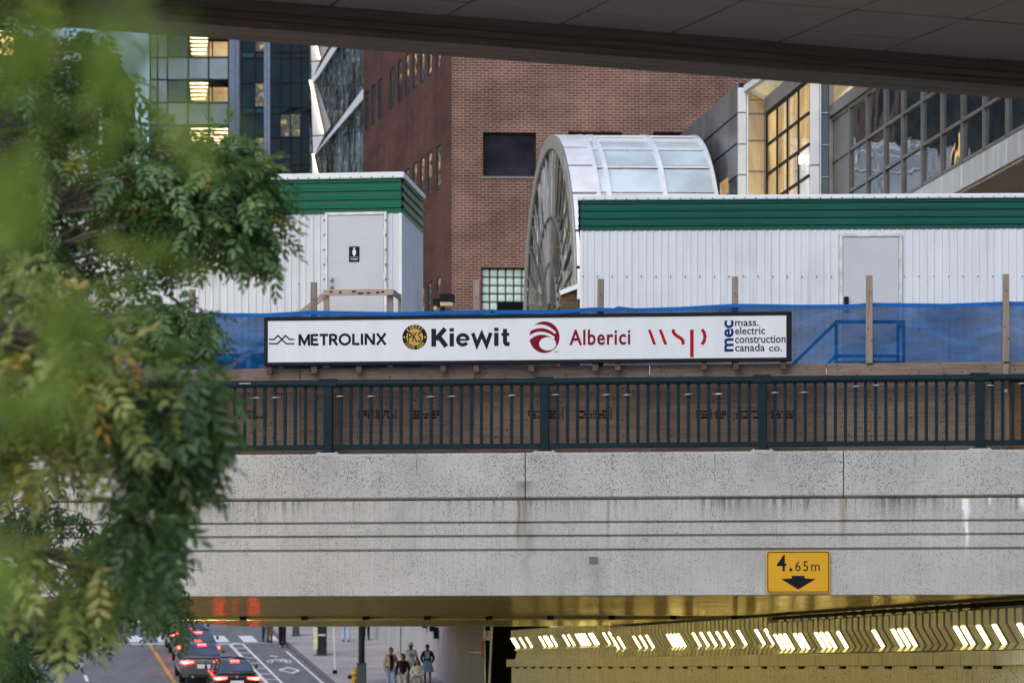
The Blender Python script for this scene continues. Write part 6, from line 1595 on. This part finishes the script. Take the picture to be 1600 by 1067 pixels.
P_('person in navy jeans standing at the crossing left of the cyclist', Vector(((415 - 800) / F * 147, 147, zr(147) + 0.005)), R(20), 1.75, 'brown', (0.015, 0.012, 0.01), dict(col=(0.05, 0.05, 0.06)), dict(kind='trousers', col=(0.02, 0.025, 0.05)), dict(step=.06))
P_('person in brown trousers beside the navy-jeaned pedestrian', Vector(((421.5 - 800) / F * 146.6, 146.6, zr(146.6) + 0.005)), R(-20), 1.68, 'tan', (0.015, 0.012, 0.01), dict(col=(0.2, 0.12, 0.07)), dict(kind='trousers', col=(0.12, 0.07, 0.04)), dict(step=.05))
cyc = Vector(((441 - 800) / F * 144.0, 144.0, zr(144) + 0.01))
P_('person in black trousers straddling a bicycle at the kerb', cyc, R(8), 1.75, 'light', (0.03, 0.02, 0.015), dict(col=(0.03, 0.03, 0.035)), dict(kind='trousers', col=(0.012, 0.012, 0.014)), dict(arms=dict(ell=(-.28, -.12, 1.2), wrl=(-.27, -.36, 1.06), hal=(-.26, -.42, 1.05), elr=(.28, -.12, 1.2), wrr=(.27, -.36, 1.06), har=(.26, -.42, 1.05))), shoes=(0.5, 0.3, 0.2), group=None)
bk = thing('bicycle', 'black bicycle held between the legs of the person at the kerb', 'bicycle', cyc, R(8))
for yw in (-0.62, 0.42):
    mb = MB()
    ring = [(0, yw + .335 * math.cos(2*math.pi*i/28), .345 + .335 * math.sin(2*math.pi*i/28)) for i in range(29)]
    w_ = MB().tube(ring, .02, 6, caps=False).build('wheel', m_tyre, bk)
    sp_ = MB()
    for i in range(10): sp_.tube([(0, yw, .345), (0, yw + .32*math.cos(2*math.pi*i/10), .345 + .32*math.sin(2*math.pi*i/10))], .003, 4)
    sp_.build('spokes', m_galv, w_)
fr_ = MB()
for a_, b_ in (((0, -.5, .78), (0, -.08, .32)), ((0, -.5, .82), (0, .12, .80)), ((0, -.08, .32), (0, .14, .9)), ((0, -.08, .32), (0, .42, .345)), ((0, .13, .8), (0, .42, .345)), ((0, -.5, .95), (0, -.62, .345))): fr_.tube([a_, b_], .018, 8)
fr_.build('frame', m_black, bk)
MB().tube([(-.28, -.42, 1.03), (-.1, -.5, 1.0), (.1, -.5, 1.0), (.28, -.42, 1.03)], .014, 8).build('handlebar', m_black, bk)
MB().prism([(-.07, .90), (.07, .90), (.05, .95), (-.05, .95)], .02, .28).build('saddle', m_black, bk, bevel=.01)
MB().box(-.16, .16, -.11, -.05, .30, .34).build('pedals', m_black, bk)

# ---------------------------------------------------------------- trees
def leaf_mat(name, stops, trans=0.35):
    m, n, l, p = nt(name)
    at = n.new('ShaderNodeAttribute'); at.attribute_name = 'tint'
    c = ramp(n, l, at.outputs['Fac'], stops); l.new(c, p.inputs['Base Color']); p.inputs['Roughness'].default_value = 0.42; p.inputs['Specular IOR Level'].default_value = 0.6
    t_ = n.new('ShaderNodeBsdfTranslucent'); l.new(mixc(n, l, 0.5, c, (0.25, 0.35, 0.02)), t_.inputs[0])
    mx = n.new('ShaderNodeMixShader'); mx.inputs[0].default_value = trans; l.new(p.outputs[0], mx.inputs[1]); l.new(t_.outputs[0], mx.inputs[2]); l.new(mx.outputs[0], n['Material Output'].inputs[0]); return m
m_leafA = leaf_mat('leaf_green', [(0.0, (0.03, 0.07, 0.018)), (0.45, (0.085, 0.165, 0.05)), (0.8, (0.17, 0.27, 0.095)), (0.97, (0.25, 0.33, 0.12)), (1.0, (0.42, 0.28, 0.04))])
m_leafB = leaf_mat('leaf_yellowing', [(0.0, (0.08, 0.115, 0.025)), (0.35, (0.19, 0.25, 0.055)), (0.75, (0.35, 0.38, 0.10)), (0.92, (0.46, 0.44, 0.15)), (1.0, (0.5, 0.3, 0.04))])
m_leafC = leaf_mat('leaf_near', [(0.0, (0.09, 0.15, 0.012)), (0.6, (0.19, 0.28, 0.025)), (1.0, (0.32, 0.4, 0.06))], 0.45)
m_bark = M('bark', (0.13, 0.105, 0.085), 0.9, var=0.3, scale=8, stretch=(1, 1, 0.3), bmp=0.6, bscale=14)
def foliage(name, clumps, per, ll, mat, parent, seed, nleaf=11, spread=1.0, droop=0.5, tintbias=0.0):
    """clumps: list of (x,y,z,radius). compound leaves of paired leaflets, vectorised."""
    rg = np.random.default_rng(seed)
    cl = np.array(clumps); N = len(cl) * per; ci = np.repeat(np.arange(len(cl)), per)
    dirs = rg.normal(size=(N, 3)); dirs /= np.linalg.norm(dirs, axis=1)[:, None]
    rad = cl[ci, 3] * rg.uniform(0.15, 1.0, N) ** 0.6
    pos = cl[ci, :3] + dirs * rad[:, None]
    d = dirs * 0.8 + rg.normal(size=(N, 3)) * 0.45; d[:, 2] -= droop; d /= np.linalg.norm(d, axis=1)[:, None]
    up = np.tile(np.array([0, 0, 1.0]), (N, 1)) + rg.normal(size=(N, 3)) * 0.35
    s = np.cross(d, up); s /= np.linalg.norm(s, axis=1)[:, None] + 1e-9
    nrm = np.cross(s, d)
    tint0 = rg.beta(2, 2.2, N) * 0.9 + tintbias; yel = rg.random(N) < 0.03; tint0[yel] = 0.98
    sizes = rg.uniform(0.75, 1.2, N)
    V = []; T = []
    npair = nleaf // 2
    for k in range(nleaf):
        if k == nleaf - 1: f_, sg = 1.0, 0
        else: f_, sg = (k // 2 + 1) / (npair + 0.6), (1 if k % 2 else -1)
        L_ = ll * sizes * (0.8 + 0.4 * math.sin(math.pi * min(1, f_ * 0.9)))
        base = pos + d * (f_ * ll * npair * 0.62 * sizes)[:, None] - nrm * (0.25 * (f_ ** 2) * ll * npair * 0.5)[None].T if False else pos + d * (f_ * ll * npair * 0.62 * sizes)[:, None] - np.array([0, 0, 1.0]) * (droop * 0.25 * f_ ** 2 * ll * npair)
        ld = d * (0.55 if sg else 1.0) + s * (0.85 * sg) + rg.normal(size=(N, 3)) * 0.18; ld[:, 2] -= 0.25 * droop; ld /= np.linalg.norm(ld, axis=1)[:, None]
        ls = np.cross(ld, nrm + rg.normal(size=(N, 3)) * 0.25); ls /= np.linalg.norm(ls, axis=1)[:, None] + 1e-9
        ln_ = np.cross(ls, ld); w_ = (L_ * 0.2)[:, None]; L1 = L_[:, None]
        b = base; t1 = base + ld * L1 - ln_ * L1 * 0.12
        a1 = base + ld * L1 * 0.33 + ls * w_ + ln_ * w_ * 0.25; a2 = base + ld * L1 * 0.7 + ls * w_ * 0.8 + ln_ * w_ * 0.1
        c1_ = base + ld * L1 * 0.33 - ls * w_ + ln_ * w_ * 0.25; c2_ = base + ld * L1 * 0.7 - ls * w_ * 0.8 + ln_ * w_ * 0.1
        V.append(np.stack([b, a1, a2, t1, c2_, c1_], 1)); T.append(np.repeat(np.clip(tint0 + rg.normal(size=N) * 0.05, 0, 1)[:, None], 6, 1))
    V = np.concatenate(V).reshape(-1, 3); T = np.concatenate(T).reshape(-1); n6 = len(V) // 6
    fi = np.arange(n6)[:, None] * 6
    faces = np.concatenate([fi + np.array([0, 1, 2, 3]), fi + np.array([0, 3, 4, 5])]).astype(np.int32)
    me = bpy.data.meshes.new(name); me.vertices.add(len(V)); me.vertices.foreach_set('co', V.ravel().astype(np.float32))
    me.loops.add(faces.size); me.loops.foreach_set('vertex_index', faces.ravel()); me.polygons.add(len(faces))
    me.polygons.foreach_set('loop_start', np.arange(0, faces.size, 4, dtype=np.int32)); me.polygons.foreach_set('loop_total', np.full(len(faces), 4, dtype=np.int32))
    me.update(calc_edges=True); me.validate()
    at = me.attributes.new('tint', 'FLOAT', 'POINT'); at.data.foreach_set('value', T.astype(np.float32))
    me.materials.append(mat); return link(name, me, parent)
def blob_clumps(blobs, rg):
    """blobs: (px, py, Y, rx_px, ry_px, rY, n, clump radius m)"""
    out = []
    for px, py, Y, rx, ry_, rY, n_, cr in blobs:
        for _ in range(n_):
            while True:
                a = rg.uniform(-1, 1, 3)
                if a @ a <= 1: break
            w_ = W(px + a[0] * rx, py + a[1] * ry_, Y + a[2] * rY); out.append((w_.x, w_.y, w_.z, cr * rg.uniform(0.7, 1.25)))
    return out
def limb(t, p0, targets, r0, seed, name='branch'):
    rg = random.Random(seed); mb = MB()
    p0 = Vector(p0)
    cen = sum((Vector(x[:3]) for x in targets), Vector()) / len(targets)
    path = []
    for i in range(9):
        f_ = i / 8; q_ = p0.lerp(cen, f_) + Vector((rg.uniform(-1, 1), rg.uniform(-1, 1), rg.uniform(-1, 1))) * 0.06 * (1 if 0 < i < 8 else 0); q_.z += 0.35 * math.sin(math.pi * f_) * (cen - p0).length * 0.12
        path.append(q_)
    mb.tube(path, [r0 * (1 - 0.75 * i / 8) for i in range(9)], 8)
    for x in targets:
        x = Vector(x[:3]); st_ = path[rg.randint(4, 8)]; mid = st_.lerp(x, 0.5) + Vector((rg.uniform(-1, 1), rg.uniform(-1, 1), rg.uniform(0, 1))) * 0.08
        mb.tube([st_, mid, x], [r0 * 0.28, r0 * 0.16, r0 * 0.05], 5)
    return mb.build(name, m_bark, t)
def trunk(t, base, top, r0):
    path = [Vector(base).lerp(Vector(top), i / 8) + Vector((math.sin(i * 1.3) * 0.05, math.cos(i) * 0.05, 0)) for i in range(9)]
    MB().tube(path, [r0 * (1.25 if i == 0 else 1 - 0.06 * i) for i in range(9)], 14).build('trunk', m_bark, t)
rg = np.random.default_rng(2)
# tree A: middle distance
tA = thing('honey_locust_tree', 'leafy green tree at left whose right branch overlaps the left trailer', 'tree')
trunk(tA, (-5.2, 21.5, 2.06), (-5.0, 21.2, 8.5), 0.16)
groupsA = [
    [(48, 90, 21, 85, 90, 0.8, 17, .17), (138, 130, 21, 45, 95, 0.6, 11, .15)],
    [(98, 230, 21, 95, 60, 0.8, 16, .16), (203, 130, 20.5, 14, 8, 0.2, 1, .07), (193, 195, 21, 18, 14, 0.2, 2, .10)],
    [(278, 265, 20.5, 110, 55, 0.7, 34, .17), (373, 285, 20.3, 50, 55, 0.4, 16, .14)],
    [(318, 340, 20.5, 95, 45, 0.6, 24, .16), (393, 362, 20.3, 32, 34, 0.3, 9, .12), (223, 330, 20.8, 80, 60, 0.7, 20, .17)],
    [(88, 370, 21, 110, 80, 0.8, 26, .18), (28, 300, 21, 50, 50, 0.5, 9, .17)],
    [(108, 480, 20.8, 110, 55, 0.7, 18, .17), (243, 500, 20.5, 55, 32, 0.5, 12, .13), (308, 510, 20.3, 32, 26, 0.3, 6, .10)],
]
allA = []
for i, g_ in enumerate(groupsA):
    cl = blob_clumps(g_, rg); allA += cl; limb(tA, (-5.1, 21.3, 4.5 + 0.5 * (5 - i)), cl, 0.05, i)
foliage('crown', allA, 11, 0.060, m_leafA, tA, 11, 11, droop=0.6, tintbias=0.06)
# tree B: lower hanging foliage, a little farther
tB = thing('street_tree', 'tree with low drooping leaves over the road at lower left', 'tree')
trunk(tB, (-6.2, 25.5, 2.0), (-6.0, 25.3, 7.5), 0.15)
groupsB = [
    [(176, 900, 25, 70, 45, 0.6, 20, .15), (248, 925, 24.6, 38, 45, 0.4, 13, .13), (136, 958, 25, 45, 22, 0.4, 8, .12)],
    [(26, 950, 25, 50, 40, 0.6, 11, .15), (81, 985, 24.6, 32, 22, 0.3, 6, .12), (11, 1035, 24, 28, 40, 0.4, 9, .14), (41, 1055, 24, 14, 20, 0.3, 3, .10)],
    [(36, 780, 25, 70, 80, 0.6, 8, .17), (156, 820, 25, 60, 40, 0.5, 4, .13)],
]
allB = []
for i, g_ in enumerate(groupsB):
    cl = blob_clumps(g_, rg); allB += cl; limb(tB, (-6.1, 25.4, 5.0 - 0.8 * i), cl, 0.04, 30 + i)
foliage('crown', allB, 13, 0.056, m_leafA, tB, 12, 11, droop=0.9)
# tree C: nearer, softer and yellowing
tC = thing('ash_tree', 'nearer yellow-green tree with soft out-of-focus leaves at left centre', 'tree')
trunk(tC, (-4.0, 14.2, 2.06), (-3.9, 14.1, 7.0), 0.13)
groupsC = [
    [(235, 650, 14.5, 75, 62, 0.5, 13, 0.125), (285, 690, 14.5, 45, 55, 0.3, 8, 0.10), (295, 610, 14.5, 40, 30, 0.3, 5, 0.10), (225, 765, 14.5, 30, 55, 0.4, 5, 0.09), (235, 850, 14.0, 22, 45, 0.3, 4, 0.08)],
    [(110, 580, 14.0, 120, 75, 0.6, 19, 0.149), (30, 560, 14.5, 60, 80, 0.5, 10, 0.149)],
    [(30, 690, 14.5, 60, 55, 0.5, 8, 0.149), (120, 650, 14.5, 60, 30, 0.4, 6, 0.13)],
    [(40, 875, 14.5, 80, 35, 0.4, 7, 0.13), (130, 915, 14.5, 70, 26, 0.4, 6, 0.12)],
    [(24, 450, 14.5, 80, 45, 0.5, 8, 0.149)],
]
m_leafD = leaf_mat('leaf_deep_green', [(0.0, (0.02, 0.055, 0.016)), (0.5, (0.06, 0.13, 0.036)), (0.85, (0.13, 0.23, 0.07)), (1.0, (0.3, 0.3, 0.07))])
allC = []
for i, g_ in enumerate(groupsC):
    cl = blob_clumps(g_, rg); limb(tC, (-3.95, 14.1, 5.8 - 0.4 * i), cl, 0.03, 60 + i)
    if i == 0: foliage('crown', cl, 9, 0.068, m_leafD, tC, 23, 11, droop=0.8)
    else: allC += cl
foliage('crown', allC, 8, 0.064, m_leafB, tC, 13, 11, droop=0.6, tintbias=0.10)
# tree D: right in front of the lens
tD = thing('overhanging_tree', 'very near blurred green branch along the left edge and top corner', 'tree')
trunk(tD, (-2.6, 4.2, 2.06), (-2.5, 4.1, 6.0), 0.1)
groupsD = [
    [(-22, 740, 3.3, 22, 130, 0.1, 3, .035)],
    [(0, 190, 3.5, 16, 110, 0.1, 3, .035), (60, 330, 3.6, 40, 25, 0.1, 1, .03), (150, 420, 3.6, 60, 25, 0.1, 2, .028)],
    [(90, -22, 3.5, 150, 18, 0.1, 5, .035), (248, 12, 3.5, 6, 30, 0.1, 1, .02), (268, 140, 3.3, 12, 10, 0.1, 1, .02)],
]
allD = []
for i, g_ in enumerate(groupsD):
    cl = blob_clumps(g_, rg); allD += cl; limb(tD, (-2.5, 4.1, 4.2 + 0.3 * i), cl, 0.012, 90 + i)
foliage('crown', allD, 3, 0.036, m_leafC, tD, 14, 9, droop=0.5)
